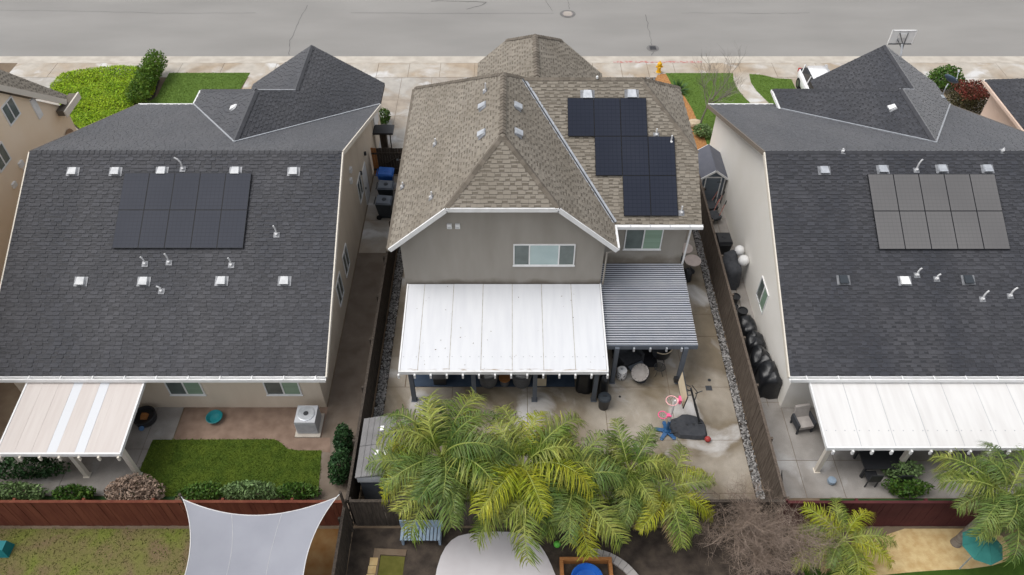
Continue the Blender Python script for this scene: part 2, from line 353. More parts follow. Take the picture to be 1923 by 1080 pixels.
# ------------------------------------------------------------------ front yards
sheet('driveway_west', [(-33,33.8),(-23.4,33.8),(-23.0,42.97),(-33,42.97)], .0, m_drive)
dv = sheet('driveway_main', [(-14.2,37.6),(-8.2,37.6),(-8.2,33.9),(-7.0,30.0),(2.6,30.0),(2.6,42.97),(-14.2,42.97)], -.03, m_kerb)
for xs, ys in (((-14.2,-11.4,-8.55), (37.8,40.4,42.97)), ((-8.55,-6.95,-5.05,-2.6,.1,2.6), (33.9,36.2,38.7,40.4,42.97))):
    for a, b in zip(xs, xs[1:]):
        for c, d in zip(ys, ys[1:]): MB().box(a+.01,c+.01,-.08,b-.01,d-.01,.002).build('slab', m_drive, dv)
dv2 = sheet('driveway_east', [(14.9,37.5),(24.6,37.5),(24.6,42.97),(14.9,42.97)], -.03, m_kerb)
for a, b in zip((14.9,17.4,20.4,24.6), (17.4,20.4,24.6)):
    for c, d in zip((37.5,40.6), (40.6,42.97)): MB().box(a+.01,c+.01,-.08,b-.01,d-.01,.002).build('slab', m_walk, dv2)
sheet('concrete_far_east', [(24.62,30),(40,30),(40,42.97),(24.62,42.97)], .0, m_walk)
lawn_w = sheet('front_lawn_west', pg([(318,137),(470,137),(462,150),(452,166),(430,200),(270,200),(296,180),(305,160)]), .012, m_turf)
sheet('curved_path_west', smooth_poly(pg([(470,137.5),(530,138),(500,165),(470,200),(438,200),(455,166)]), 2), .006, m_walk)
sheet('front_lawn_east', pg([(1250,137.5),(1376,137.5),(1378,152),(1385,168),(1395,180),(1418,205),(1345,320),(1322,255),(1300,205),(1286,182),(1262,160)]), .012, m_turf)
sheet('front_lawn_strip_east', pg([(1407,139),(1432,141),(1455,147),(1486,149),(1497,172),(1502,215),(1462,210),(1440,190),(1420,170),(1410,155)]), .012, m_turf)
sheet('garden_path_east', pg([(1375,136.5),(1407,136.5),(1408,148),(1416,165),(1432,182),(1454,200),(1470,212),(1436,214),(1420,203),(1398,183),(1384,166),(1377,150)]), .006, m_walk)
sheet('mulch_bed', pg([(1236,139),(1262,139),(1280,160),(1300,195),(1318,238),(1342,275),(1342,312),(1270,312),(1225,160)]), .008, m_mulch)
sheet('apron_corner_east', pg([(1488,149),(1506,150),(1512,190),(1503,215)]), .008, m_walk)
# ------------------------------------------------------------------ roofs
def frame_of(poly):
    p = [Vector(q) for q in poly]; n = Vector((0,0,0))
    for i in range(len(p)): n += p[i].cross(p[(i+1)%len(p)])
    n.normalize()
    if n.z < 0: n = -n
    u = Vector((0,0,1)).cross(n)
    if u.length < 1e-5: u = Vector((1,0,0))
    u.normalize(); return p[0], u, n.cross(u), n
def onplane(px, py, fr):
    d = ray(px, py); c = Vector((0,0,CAMH)); t = (fr[0]-c).dot(fr[3])/d.dot(fr[3]); return c+d*t
def clip_rect(poly, x0, y0, x1, y1):
    def cl(P, ax, val, keep):
        Q = []
        for i in range(len(P)):
            a, b = P[i], P[(i+1)%len(P)]; ia = (a[ax]-val)*keep >= 0; ib = (b[ax]-val)*keep >= 0
            if ia: Q.append(a)
            if ia != ib:
                t = (val-a[ax])/(b[ax]-a[ax]); Q.append((a[0]+t*(b[0]-a[0]), a[1]+t*(b[1]-a[1])))
        return Q
    P = poly
    for ax, val, k in ((0,x0,1),(0,x1,-1),(1,y0,1),(1,y1,-1)):
        P = cl(P, ax, val, k)
        if len(P) < 3: return []
    return P
def shingle_tabs(poly, course, wmin, wmax, thick, seed):
    """yields (verts, faces) of each shingle tab on a planar roof polygon, clipped at its edges"""
    rnd = random.Random(seed); o, u, v, n = frame_of(poly)
    P = [((Vector(q)-o).dot(u), (Vector(q)-o).dot(v)) for q in poly]
    us = [p[0] for p in P]; vs = [p[1] for p in P]
    y = min(vs); row = 0
    while y < max(vs):
        x = min(us)-rnd.uniform(0, .3); y1 = y+course
        strip = clip_rect(P, min(us)-1, y, max(us)+1, y1)
        if strip:
            sx0 = min(p[0] for p in strip); sx1 = max(p[0] for p in strip); high = rnd.random() < .5
            while x < sx1:
                w = rnd.uniform(wmin, wmax)*(1 if high else .75)
                if x+w > sx0:
                    jy = y-rnd.uniform(0,.012)
                    sp_y = y+course*rnd.uniform(.42,.55)
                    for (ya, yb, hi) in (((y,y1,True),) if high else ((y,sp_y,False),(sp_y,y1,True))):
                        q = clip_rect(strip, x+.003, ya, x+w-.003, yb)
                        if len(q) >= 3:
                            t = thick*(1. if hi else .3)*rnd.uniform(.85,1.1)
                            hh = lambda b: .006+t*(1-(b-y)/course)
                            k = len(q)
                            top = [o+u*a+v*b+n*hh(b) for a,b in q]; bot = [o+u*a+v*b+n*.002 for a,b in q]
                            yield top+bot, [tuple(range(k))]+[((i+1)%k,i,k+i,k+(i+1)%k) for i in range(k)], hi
                x += w; high = not high if rnd.random() < .85 else high
        y = y1; row += 1
def roof_plane(house, poly, mat, course=.15, wmin=.16, wmax=.28, thick=.024, seed=1, single=False, shingled=True, deckd=.16):
    o, u, v, n = frame_of(poly)
    p = [Vector(q) for q in poly]
    nn = Vector((0,0,0))
    for i in range(len(p)): nn += p[i].cross(p[(i+1)%len(p)])
    if nn.z < 0: p = p[::-1]
    deck = MB().slab(p, (0,0,-deckd)).build('roof_slope', m_deck if shingled else mat, house, True)
    if not shingled: return (o,u,v,n)
    if single:
        for vs, fs, hi in shingle_tabs(poly, course, wmin, wmax, thick, seed):
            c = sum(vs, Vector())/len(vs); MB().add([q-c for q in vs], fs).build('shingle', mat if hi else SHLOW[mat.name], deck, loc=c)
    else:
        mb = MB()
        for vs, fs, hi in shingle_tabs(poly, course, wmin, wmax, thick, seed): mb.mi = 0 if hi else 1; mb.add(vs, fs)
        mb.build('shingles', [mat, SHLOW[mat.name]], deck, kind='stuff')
    return (o,u,v,n)
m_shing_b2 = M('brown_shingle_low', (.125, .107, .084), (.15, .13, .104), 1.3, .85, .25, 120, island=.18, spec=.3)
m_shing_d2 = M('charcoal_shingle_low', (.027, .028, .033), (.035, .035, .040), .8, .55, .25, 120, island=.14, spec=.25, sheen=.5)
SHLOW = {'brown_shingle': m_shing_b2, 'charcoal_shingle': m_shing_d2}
def ridge_caps(house, a, b, mat, w=.13, step=.22, na=None):
    a, b = Vector(a), Vector(b); d = (b-a); L = d.length; d.normalize(); s = d.cross(Vector((0,0,1))).normalized(); up = s.cross(d)
    mb = MB(); k = int(L/step)
    for i in range(k):
        p = a+d*(i*step); q = p+d*(step*1.25); h0 = .035+random.uniform(0,.008); h1 = .062+random.uniform(0,.008); drop = .085
        vs = [p-s*w+up*(h0-drop), p+up*h0, p+s*w+up*(h0-drop), q-s*w+up*(h1-drop), q+up*h1, q+s*w+up*(h1-drop)]
        vs += [x-up*.05 for x in vs[3:]]
        mb.add(vs, [(0,1,4,3),(1,2,5,4),(3,4,7,6),(4,5,8,7)])
    mb.build('ridge_cap', mat, house, True)
def frame_matrix(P, u, v, n): return Matrix(((u.x,v.x,n.x,P.x),(u.y,v.y,n.y,P.y),(u.z,v.z,n.z,P.z),(0,0,0,1)))
def box_vent(house, P, fr, turn=0, s=1., mat=None, flash=True):
    """low roof vent: flashing plate under a sloped hood that opens down the roof"""
    X = frame_matrix(P, fr[1], fr[2], fr[3]) @ Matrix.Rotation(turn, 4, 'Z'); mat = mat or m_metal
    s *= .84; mb = MB().box(-.31*s,-.27*s,.028,.31*s,.2*s,.038, X); v = mb.build('roof_vent', m_dullmetal, house, True)
    a, b = .2*s, .2*s
    m = MB(); m.add([(-a,-b,.04),(a,-b,.04),(a,b,.04),(-a,b,.04),(-a*1.02,-b*1.1,.19*s),(a*1.02,-b*1.1,.19*s),(a*.82,b*.85,.13*s),(-a*.82,b*.85,.13*s)],
                    [(4,5,6,7),(1,2,6,5),(2,3,7,6),(3,0,4,7)], X)
    m.box(-a*1.04,-b*1.14,.12*s,a*1.04,-b*1.08,.19*s, X); m.build('hood', mat, v)
    MB().box(-a*.95,-b*1.02,.04,a*.95,-b*.9,.13*s, X).build('louvre', m_blade, v)
def pipe_vent(house, P, fr, h=.35, bend=0, r=.035):
    X = frame_matrix(P, fr[1], fr[2], fr[3])
    mb = MB().box(-.12,-.13,.028,.12,.1,.038, X); v = mb.build('pipe_vent', m_dullmetal, house, True)
    P = Vector(P); h *= .8; bend *= .7; m = MB(); m.lathe([(.07,.03),(.05,.12)], 10, X=X)
    pts = [P, P+Vector((0,0,h*.6))]
    if bend: pts += [P+Vector((bend*.08,0,h*.85)), P+Vector((bend*.2,0,h))]
    else: pts += [P+Vector((0,0,h))]
    m.tube(pts, r*.95, 8); m.build('pipe', m_pvc, v)
def solar(house, fr, TL, TR, BL, cols, rows, keep=None, mat=None, lift=.11):
    """array on rails: every panel a framed plate of its own"""
    o = onplane(*TL, fr); u, v, n = fr[1], fr[2], fr[3]
    W = (onplane(*TR, fr)-o).dot(u); H = (o-onplane(*BL, fr)).dot(v); pw, ph = W/cols, H/rows
    rail = MB()
    for r in range(rows):
        cs = [c for c in range(cols) if not keep or (r,c) in keep]
        if not cs: continue
        for f in (.22, .78):
            a = o+u*(min(cs)*pw)-v*((r+f)*ph)+n*.05; b = o+u*((max(cs)+1)*pw)-v*((r+f)*ph)+n*.05; rail.bar(a, b, .04, .06, n)
    arr = rail.build('solar_array', m_solarframe, house, True)
    for r in range(rows):
        for c in range(cols):
            if keep and (r,c) not in keep: continue
            C = o+u*((c+.5)*pw)-v*((r+.5)*ph)+n*(lift+random.uniform(-.002,.002)); a, b = pw/2-.005, ph/2-.005
            X = frame_matrix(C, u, v, n); mb = MB(); mb.mi = 1; mb.box(-a,-b,-.04,a,b,0, X)
            e = .014; k = len(mb.f); mb.mi = 0; mb.add([(-a+e,-b+e,.003),(a-e,-b+e,.003),(a-e,b-e,.003),(-a+e,b-e,.003)], [(0,1,2,3)], X)
            ob = mb.build('solar_panel', [mat or m_solar, m_solarframe], arr)
            me = ob.data; uv = me.uv_layers.new(name='UVMap')
            pol = me.polygons[k]
            for li, cc in zip(pol.loop_indices, ((0,0),(1,0),(1,1),(0,1))): uv.data[li].uv = cc
def window_y(house, Y, x0, x1, z0, z1, splits, panes, fw=.05):
    """window in a wall that faces -Y: frame bars, recessed panes"""
    f = MB(); f.box(x0-fw,Y-.045,z0-fw,x1+fw,Y+.02,z0); f.box(x0-fw,Y-.045,z1,x1+fw,Y+.02,z1+fw)
    f.box(x0-fw,Y-.045,z0,x0,Y+.02,z1); f.box(x1,Y-.045,z0,x1+fw,Y+.02,z1)
    for s in splits: f.box(s-fw*.6,Y-.042,z0,s+fw*.6,Y+.02,z1)
    w = f.build('window', m_white, house, True); xs = [x0]+list(splits)+[x1]
    for a, b, m in zip(xs, xs[1:], panes): MB().box(a,Y-.018,z0,b,Y-.006,z1).build('pane', m, w)
    MB().box(x0-fw-.03,Y-.07,z0-fw-.035,x1+fw+.03,Y-.003,z0-fw-.002).build('sill', m_white, w)
def window_x(house, X, y0, y1, z0, z1, sgn, panes, fw=.05):
    f = MB(); d = .045*sgn; bx = lambda a,b,c,e: f.box(min(X-.01*sgn,X+d),a,c,max(X-.01*sgn,X+d),b,e)
    bx(y0-fw,y1+fw,z0-fw,z0); bx(y0-fw,y1+fw,z1,z1+fw); bx(y0-fw,y0,z0,z1); bx(y1,y1+fw,z0,z1); ym = (y0+y1)/2; bx(ym-.03,ym+.03,z0,z1)
    w = f.build('window', m_white, house, True)
    for a, b, m in ((y0,ym-.03,panes[0]),(ym+.03,y1,panes[1])): MB().box(min(X+.006*sgn,X+.018*sgn),a,z0,max(X+.006*sgn,X+.018*sgn),b,z1).build('pane', m, w)
# ------------------------------------------------------------------ main house
H = thing('two_storey_house', 'grey stucco two-storey house with brown shingle roof and stepped solar panels', 'house', (1,28,0))
zl = lambda x: 9.2-.883*abs(x+.35)
ZC = 7.346
wl_ = MB()
prof = [(-4.44,-.1),(3.69,-.1),(3.69,zl(3.69)-.17),(1.75,ZC-.17),(-2.45,ZC-.17),(-4.44,zl(-4.44)-.17)]
wl_.add([(x,22.17,z) for x,z in prof]+[(x,32.9,z if z<5.4 else 5.3) for x,z in prof], [tuple(range(6)), tuple(range(6,12))[::-1]]+[((i+1)%6,i,6+i,6+(i+1)%6) for i in range(6)])
wl_.build('wall', m_stucco_g, H, True)
w2 = MB(); q = [(23.66,-.1),(23.66,5.28),(25.9,6.62),(30.6,6.62),(30.6,-.1)]
w2.add([(3.6,y,z) for y,z in q]+[(7.28,y,z) for y,z in q], [tuple(range(5)), tuple(range(5,10))[::-1]]+[((i+1)%5,i,5+i,5+(i+1)%5) for i in range(5)])
w2.build('wall', m_stucco_g, H, True)
MB().box(-1.3,30,-.1,4.1,34.0,5.2).build('wall', m_stucco_g, H, True)
JA = (-.35,23.8,9.2)
L_sl = [(-4.8,21.8,zl(-4.8)),(-2.45,21.8,ZC),JA,(-.35,28.07,9.2),(-4.8,33.3,zl(-4.8))]
R_sl = [(4.13,21.8,zl(4.13)),(1.75,21.8,ZC),JA,(-.35,28.07,9.2),(.42,28.95,zl(.42)),(.42,28.75,zl(.42)),(4.13,23.26,zl(4.13))]
J_sl = [(-2.45,21.8,ZC),(1.75,21.8,ZC),JA]
zr = lambda y: 5.2+.6*(y-23.26)
RW = [(4.16,23.26,5.2),(7.7,23.26,5.2),(7.7,25.9,zr(25.9)),(5.46,28.8,zr(28.8)),(.40,28.8,zr(28.8))]
RS = [(7.7,25.9,zr(25.9)),(7.7,30.9,zr(25.9)),(5.46,28.8,zr(28.8))]
fL = roof_plane(H, L_sl, m_shing_b, seed=3); fR = roof_plane(H, R_sl, m_shing_b, seed=4)
fJ = roof_plane(H, J_sl, m_shing_b, seed=5, single=True, course=.165, wmin=.2, wmax=.34, thick=.03)
fW = roof_plane(H, RW, m_shing_b, seed=6, course=.155, wmin=.18, wmax=.3, thick=.028); fS = roof_plane(H, RS, m_shing_b, seed=7)
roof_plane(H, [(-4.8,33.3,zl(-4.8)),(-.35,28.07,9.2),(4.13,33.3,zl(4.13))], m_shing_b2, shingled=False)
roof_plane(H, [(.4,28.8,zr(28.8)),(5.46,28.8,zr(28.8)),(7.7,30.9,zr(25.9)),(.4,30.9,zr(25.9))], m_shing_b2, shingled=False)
zf = lambda x: 8.45-.883*abs(x-1.07)
F1 = [(1.07,28.9,8.45),(1.07,32.6,8.45),(-.28,34.35,zf(-.28)),(-1.68,34.35,zf(-1.68)),(-1.68,28.9,zf(-1.68))]
F2 = [(1.07,28.9,8.45),(1.07,32.6,8.45),(2.42,34.35,zf(2.42)),(4.5,34.35,zf(4.5)),(4.5,28.9,zf(4.5))]
roof_plane(H, F1, m_shing_b, seed=8); roof_plane(H, F2, m_shing_b, seed=9)
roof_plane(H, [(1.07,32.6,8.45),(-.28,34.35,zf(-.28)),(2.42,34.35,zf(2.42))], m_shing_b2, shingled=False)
for a, b in (((-.35,28.1,9.2),(-.35,23.7,9.2)), (JA,(-2.45,21.8,ZC)), (JA,(1.75,21.8,ZC)), ((-.35,28.07,9.2),(-4.8,33.3,zl(-4.8))), ((-.35,28.07,9.2),(.42,28.9,zl(.42))),
             ((.4,28.8,zr(28.8)),(5.5,28.8,zr(28.8))), ((5.46,28.8,zr(28.8)),(7.7,25.9,zr(25.9))), ((5.46,28.8,zr(28.8)),(7.7,30.9,zr(25.9))), ((1.07,32.7,8.45),(1.07,29,8.45)),
             ((1.07,32.6,8.45),(-.28,34.35,zf(-.28))), ((1.07,32.6,8.45),(2.42,34.35,zf(2.42)))):
    a, b = Vector(a), Vector(b)
    if a.z > b.z+.1: ridge_caps(H, b, a, m_cap_b)
    else: ridge_caps(H, a, b, m_cap_b)
# valley flashing: a folded metal channel with a dark centre line
va, vb = Vector((.45,28.75,zl(.45)+.05)), Vector((4.14,23.28,5.29))
vl = MB().bar(va, vb, .26, .02).build('valley_flashing', m_metal, H, True)
MB().bar(va+Vector((0,0,.018)), vb+Vector((0,0,.018)), .05, .02).build('valley_seam', m_blade, vl)
# rake and eave fascia, gutters
fas = MB(); rk = [Vector((-4.8,21.77,zl(-4.8)-.09)), Vector((-2.45,21.77,ZC-.09)), Vector((1.75,21.77,ZC-.09)), Vector((4.13,21.77,zl(4.13)-.09))]
for a, b in zip(rk, rk[1:]): MB().bar(a, b, .07, .18).build('fascia', m_white, H, True)
g = MB().box(4.18,23.10,5.06,7.74,23.25,5.20).build('gutter', m_white, H, True)
for x in (4.8,5.6,6.4,7.2): MB().box(x-.012,23.09,5.19,x+.012,23.26,5.212).build('gutter_hanger', m_metal, g)
MB().box(4.10,21.85,5.1,4.24,23.2,5.24).build('gutter', m_white, H, True)
MB().box(-4.93,21.8,5.1,-4.8,33.2,5.25).build('gutter', m_cap_b, H, True)
MB().tube([(7.45,23.2,5.05),(7.4,23.58,4.8),(7.33,23.60,0.1)], .045, 8).build('downspout', m_white, H, True)
MB().tube([(4.2,22.0,5.1),(4.15,22.05,4.9),(3.80,22.1,4.75),(3.78,22.12,2.9)], .04, 8).build('downspout', m_stucco_g, H, True)
window_y(H, 22.17, .10, 2.48, 4.02, 5.10, (.70,1.88), (m_glass_dk, m_glass_bl, m_glass_dk), .045)
window_y(H, 23.66, 4.78, 6.26, 3.50, 4.58, (5.52,), (m_glass_dk, m_glass_gn), .045)
window_y(H, 22.17, -3.2, -.8, .1, 2.1, (-2.0,), (m_glass_dk, m_glass_dk), .05)
window_y(H, 22.17, .6, 2.6, .9, 2.1, (1.6,), (m_glass_dk, m_glass_dk), .05)
window_y(H, 23.66, 4.6, 6.6, .1, 2.1, (5.6,), (m_glass_dk, m_glass_dk), .05)
for px in (844, 859.5):
    p = GY(px, 424, 22.17); v = MB().box(p.x-.09,22.09,p.z-.1,p.x+.09,22.165,p.z+.12).build('wall_vent', m_white, H, True)
    MB().box(p.x-.06,22.08,p.z-.06,p.x+.06,22.1,p.z-.02).build('louvre', m_acgrey, v)
# solar panels: 3 + 3 + 2, each row one panel further right
solar(H, fW, (1065,186), (1262,186), (1072,407), 4, 3, {(0,0),(0,1),(0,2),(1,1),(1,2),(1,3),(2,2),(2,3)})
for px, py in ((1103,178),(1186,177)): box_vent(H, onplane(px,py,fW), fW, s=1.15)
for px, py in ((908,200),(907,252)): box_vent(H, onplane(px,py,fL), fL, s=.95)
for px, py in ((970,200),(971,250)): box_vent(H, onplane(px,py,fR), fR, s=.95)
for px, py, f, h in ((912,172,fL,.5),(818,272,fL,.4),(757,352,fL,.35),(811,372,fL,.4),(1232,254,fW,.4),(1260,268,fW,.45),(1279,400,fW,.45)): pipe_vent(H, onplane(px,py,f), f, h)
MB().lathe([(.05,0),(.05,.1),(.02,.13)], 8, (5.0-1.4,28.74,8.56)).build('roof_stub', m_white, H, True)
# ------------------------------------------------------------------ one-storey neighbours
def neighbour(x0, x1, label, loc, wallm, wing, seed, rearwall=True):
    h = thing('one_storey_house', label, 'house', loc)
    E, R, F = (17.5,2.7), (26.0,6.8), (35.3,3.0)
    zb = lambda y: R[1]+(F[1]-R[1])*(y-R[0])/(F[0]-R[0])
    ya = lambda z: R[0]+(z-R[1])*(F[0]-R[0])/(F[1]-R[1])
    wa, wb = x0+.5, x1-.5; q = [(17.95,-.1),(17.95,2.74),(26,6.62),(34.9,2.98),(34.9,-.1)]
    if loc[0] > 0: wa = x0+.42
    mb = MB(); mb.add([(wa,y,z) for y,z in q]+[(wb,y,z) for y,z in q], [tuple(range(5)), tuple(range(5,10))[::-1]]+[((i+1)%5,i,5+i,5+(i+1)%5) for i in range(5)])
    mb.build('wall', wallm, h, True)
    rear = roof_plane(h, [(x0,*E),(x1,*E),(x1,*R),(x0,*R)], m_shing_d, course=.17, wmin=.2, wmax=.34, thick=.03, seed=seed)
    front = roof_plane(h, [(x0,*R),(x1,*R),(x1,*F),(x0,*F)], m_shing_d, course=.17, thick=.022, seed=seed+1)
    xr, x2, xl, zl_, xn1, xn = wing; s = .64; z2, z1 = 3+s*(xr-x2), 3+s*(xr-xn1)
    Y2a, Y2b = ya(z2), 31.6; hipz = lambda y: z2-.627*(y-Y2b); hipy = lambda z: Y2b+(z2-z)/.627
    zn = z1-s*(xn1-xn)
    P = dict(course=.17, thick=.024)
    roof_plane(h, [(xr,35.3,3),(xr,37.4,3),(xn1,37.4,z1),(xn1,hipy(z1),z1),(x2,Y2b,z2),(x2,Y2a,z2)], m_shing_d, seed=seed+2, **P)
    lw = roof_plane(h, [(x2,Y2a,z2),(x2,Y2b,z2),(xl,hipy(zl_),zl_),(xl,ya(zl_),zl_)], m_shing_d, seed=seed+3, **P)
    roof_plane(h, [(xn1,hipy(z1),z1),(xn1,37.4,z1),(xn,37.4,zn),(xn,hipy(zn),zn)], m_shing_d, seed=seed+4, **P)
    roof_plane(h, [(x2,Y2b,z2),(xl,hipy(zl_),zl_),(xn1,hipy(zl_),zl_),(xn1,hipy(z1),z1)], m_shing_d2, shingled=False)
    q = [(xn+.3,-.1),(xr-.5,-.1),(xr-.5,3.1),(xn1,z1-.2),(xn+.3,zn)]
    mb = MB(); mb.add([(x,34.8,z) for x,z in q]+[(x,37.15,z) for x,z in q], [tuple(range(5)), tuple(range(5,10))[::-1]]+[((i+1)%5,i,5+i,5+(i+1)%5) for i in range(5)]); mb.build('wall', wallm, h, True)
    MB().box(xl+.35,34.85,-.1,xn+.35,hipy(zl_)-.3,zl_-.1).build('wall', wallm, h, True)
    ridge_caps(h, (x0,26,6.8), (x1,26,6.8), m_cap_d)
    for a, b in (((x2,Y2a,z2),(x2,Y2b,z2)), ((xn1,hipy(z1),z1),(xn1,37.4,z1)), ((xl,hipy(zl_),zl_),(x2,Y2b,z2))): ridge_caps(h, a, b, m_cap_d)
    for a, b in (((x2,Y2a,z2+.03),(xr,35.3,3.04)), ((x2,Y2a,z2+.03),(xl,ya(zl_),zl_+.03))): MB().bar(a, b, .07, .06).build('valley_flashing', m_metal, h, True)
    MB().bar((xn1,hipy(z1),z1+.02), (xn,hipy(zn),zn+.02), .06, .05).build('valley_flashing', m_metal, h, True)
    g = MB().box(x0-.02,17.30,2.56,x1+.02,17.33,2.72); g.box(x0-.02,17.45,2.56,x1+.02,17.49,2.70); g.box(x0-.02,17.33,2.56,x1+.02,17.45,2.59)
    gg = g.build('gutter', m_white, h, True)
    for k in range(11): MB().box(x0+.6+k*1.2-.02,17.30,2.715,x0+.6+k*1.2+.02,17.49,2.735).build('gutter_hanger', m_white, gg)
    for x, sg in ((x0,-1),(x1,1)):
        MB().bar((x+.03*sg,17.5,2.60),(x+.03*sg,26,6.72),.05,.2).build('fascia', m_cream, h, True)
        MB().bar((x+.03*sg,26,6.72),(x+.03*sg,35.3,2.92),.05,.2).build('fascia', m_cream if (sg>0 and loc[0]<0) else m_rakebr, h, True)
    MB().box(x0,35.3,2.86,xl,35.42,3.0).build('gutter', m_white, h, True)
    MB().box(xl-.1,ya(zl_),zl_-.14,xl,hipy(zl_),zl_).build('gutter', m_white, h, True)
    return h, rear, front, lw
HL, rL, fLf, lwL = neighbour(-20.0, -7.05, 'one-storey house with charcoal roof and tan side wall beside the blue bin', (-13.5,26,0), m_stucco_t, (-7.05,-12.05,-17.0,3.0,-10.65,-14.3), 20)
HR, rR, fRf, lwR = neighbour(10.5, 23.4, 'one-storey house with charcoal roof, cream side wall and roof satellite dish', (17,26,0), m_stucco_w, (23.4,18.35,14.0,3.45,19.8,16.45), 40)
def roofpts(h, fr, vents, pipes, mats=None):
    for i, (x, y) in enumerate(vents): box_vent(h, onplane(x,y,fr), fr, s=1.0, mat=mats[i] if mats else m_ventwhite)
    for x, y, hh, b in pipes: pipe_vent(h, onplane(x,y,fr), fr, hh, b)
solar(HL, rL, (236,327), (474,327), (220,468), 5, 2)
roofpts(HL, rL, [(138,322),(218,322),(305,321),(443,321),(552,322),(153,528),(271,528),(417,527),(535,527)],
        [(344,318,.75,-1.4),(520,441,.6,-.3),(273,496,.5,-.5),(318,493,.6,-.3),(435,498,.5,-.3),(304,547,.35,-1)])
box_vent(HL, onplane(441,203,lwL), lwL, s=.9, mat=m_white)
m_solarg = solar_mat('sky_sheen_solar_cells', (.12, .117, .118), (.15, .146, .145), .35, .9)  # sky reflection on these panels is painted in as a paler cell colour
solar(HR, rR, (1627,329), (1865,329), (1652,470), 5, 2, mat=m_solarg)
roofpts(HR, rR, [(1547,320),(1657,318),(1768,317),(1853,317),(1583,525),(1698,527),(1817,525)],
        [(1720,320,.7,.5),(1721,517,.5,.5),(1758,524,.35,.6),(1844,562,.6,.5),(1896,556,.6,.7),(1582,285,.2,0),(1882,284,.2,.3)], [m_metal]*4+[m_bindk,m_white,m_bindk])
box_vent(HR, onplane(1677,203,lwR), lwR, s=.9, mat=m_white)
# windows and rear details of the two neighbours
window_y(HL, 17.95, -13.55, -12.25, .95, 2.1, (-12.9,), (m_glass_dk, m_glass_gn)); window_y(HL, 17.95, -9.7, -8.4, .95, 2.1, (-9.05,), (m_glass_dk, m_glass_gn))
window_y(HR, 17.95, 13, 15.4, .1, 2.1, (14.2,), (m_glass_dk, m_glass_dk))
for y0, z0 in ((24.4,1.0),(22.6,1.0),(29.3,1.2)): window_x(HL, -7.55, y0, y0+.9, z0, z0+1.2, 1, (m_glass_dk, m_glass_dk), .04)
window_x(HR, 10.92, 22.2, 23.3, 1.0, 2.1, -1, (m_glass_gn, m_glass_dk))
d = MB().box(-7.56,30.6,.0,-7.51,31.6,2.05).build('door', m_white, HL, True)
MB().box(-7.53,30.7,.95,-7.46,30.76,1.05).build('handle', m_blade, d)
for (y,z) in ((28.5,3.9),(28.2,3.5)): MB().box(-7.56,y-.12,z-.1,-7.44,y+.12,z+.12).build('wall_vent', m_white, HL, True)
for (y,z) in ((31.9,2.35),(30.3,2.35)):
    l = MB().box(-7.56,y-.06,z-.12,-7.44,y+.06,z+.06).build('wall_lamp', m_blade, HL, True)
MB().box(-7.56,35.3,1.2,-7.50,36.6,2.5).build('shutter', m_white, HL, True)
# satellite dish on the right neighbour
dp = Vector((22.95,35.6,3.42)); sd = MB().box(dp.x-.15,dp.y-.15,dp.z-.15,dp.x+.15,dp.y+.15,dp.z-.1).tube([dp, dp+Vector((0,0,.45)), dp+Vector((.1,.1,.6))], .03, 8).build('satellite_dish', m_metal, HR, True)
X = Matrix.Translation(dp+Vector((.12,.1,.75))) @ Matrix.Rotation(rad(40),4,'Y') @ Matrix.Rotation(rad(-30),4,'X')
MB().lathe([(.02,0),(.2,.03),(.36,.10),(.42,.15),(.41,.16),(.34,.12),(.2,.055),(.02,.03)], 24, X=X, sx=1, sy=.85).build('reflector', M('dish_blue_grey', (.10,.14,.19), rough=.45), sd, smooth=True)
MB().tube([X@Vector((0,-.34,.1)), X@Vector((0,-.1,.6))], .015, 6).tube([X@Vector((0,-.14,.56)), X@Vector((0,-.06,.68))], .045, 8).build('feed_arm', m_metal, sd)
# ------------------------------------------------------------------ far-left house (only its corner shows)
HF = thing('stucco_house', 'orange-tan stucco house with white fascia cut off at left edge', 'house', (-26,26,0))
A, B = GY(-60,150,28.2), GY(120,190,32.9)
Xw = -22.5
ea, eb = GY(122,190,33.0), GY(0,163,29.4); sl_ = (eb.z-ea.z)/(eb.y-ea.y); zq = lambda y: ea.z+sl_*(y-ea.y)-.3
q = [(10,-.1),(10,7.2),(24,zq(27)),(27,zq(27)),(33.2,zq(33.2)),(33.2,-.1)]
mb = MB(); n = len(q); mb.add([(Xw,y,z) for y,z in q]+[(Xw-9,y,z) for y,z in q], [tuple(range(n))[::-1], tuple(range(n,2*n))]+[(i,(i+1)%n,n+(i+1)%n,n+i) for i in range(n)])
mb.build('wall', m_stucco_tan2, HF, True)
e0 = GY(122,190,33.0); e1 = GY(0,163,29.4); e2 = GY(0,131,31.2); nn_ = (e1-e0).cross(e2-e0); d_ = ray(131,181); c_ = Vector((0,0,CAMH)); e3 = c_+d_*((e0-c_).dot(nn_)/d_.dot(nn_))
e1 = e1+(e1-e0)*.5; e2 = e2+(e2-e3)*.5
roof_plane(HF, [e0,e1,e2,e3], m_shing_b, seed=60, deckd=.12)
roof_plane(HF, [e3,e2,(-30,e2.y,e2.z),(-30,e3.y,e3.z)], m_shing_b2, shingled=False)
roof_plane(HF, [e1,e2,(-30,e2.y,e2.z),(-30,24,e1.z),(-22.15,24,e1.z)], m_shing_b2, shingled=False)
MB().bar(e0+Vector((.04,0,-.06)), e1+Vector((.04,0,-.06)), .06, .26).build('fascia', m_cream, HF, True)
MB().box(-22.46,32.3,e0.z-.4,-22.05,33.9,e0.z-.12).build('eave_return', m_shing_b2, HF, True)
MB().box(-22.04,32.2,e0.z-.42,-21.97,33.95,e0.z-.08).build('gutter', m_cream, HF, True)
def on_xw(px, py): d_ = ray(px,py); t = Xw/d_.x; return Vector((Xw, d_.y*t, CAMH+d_.z*t))
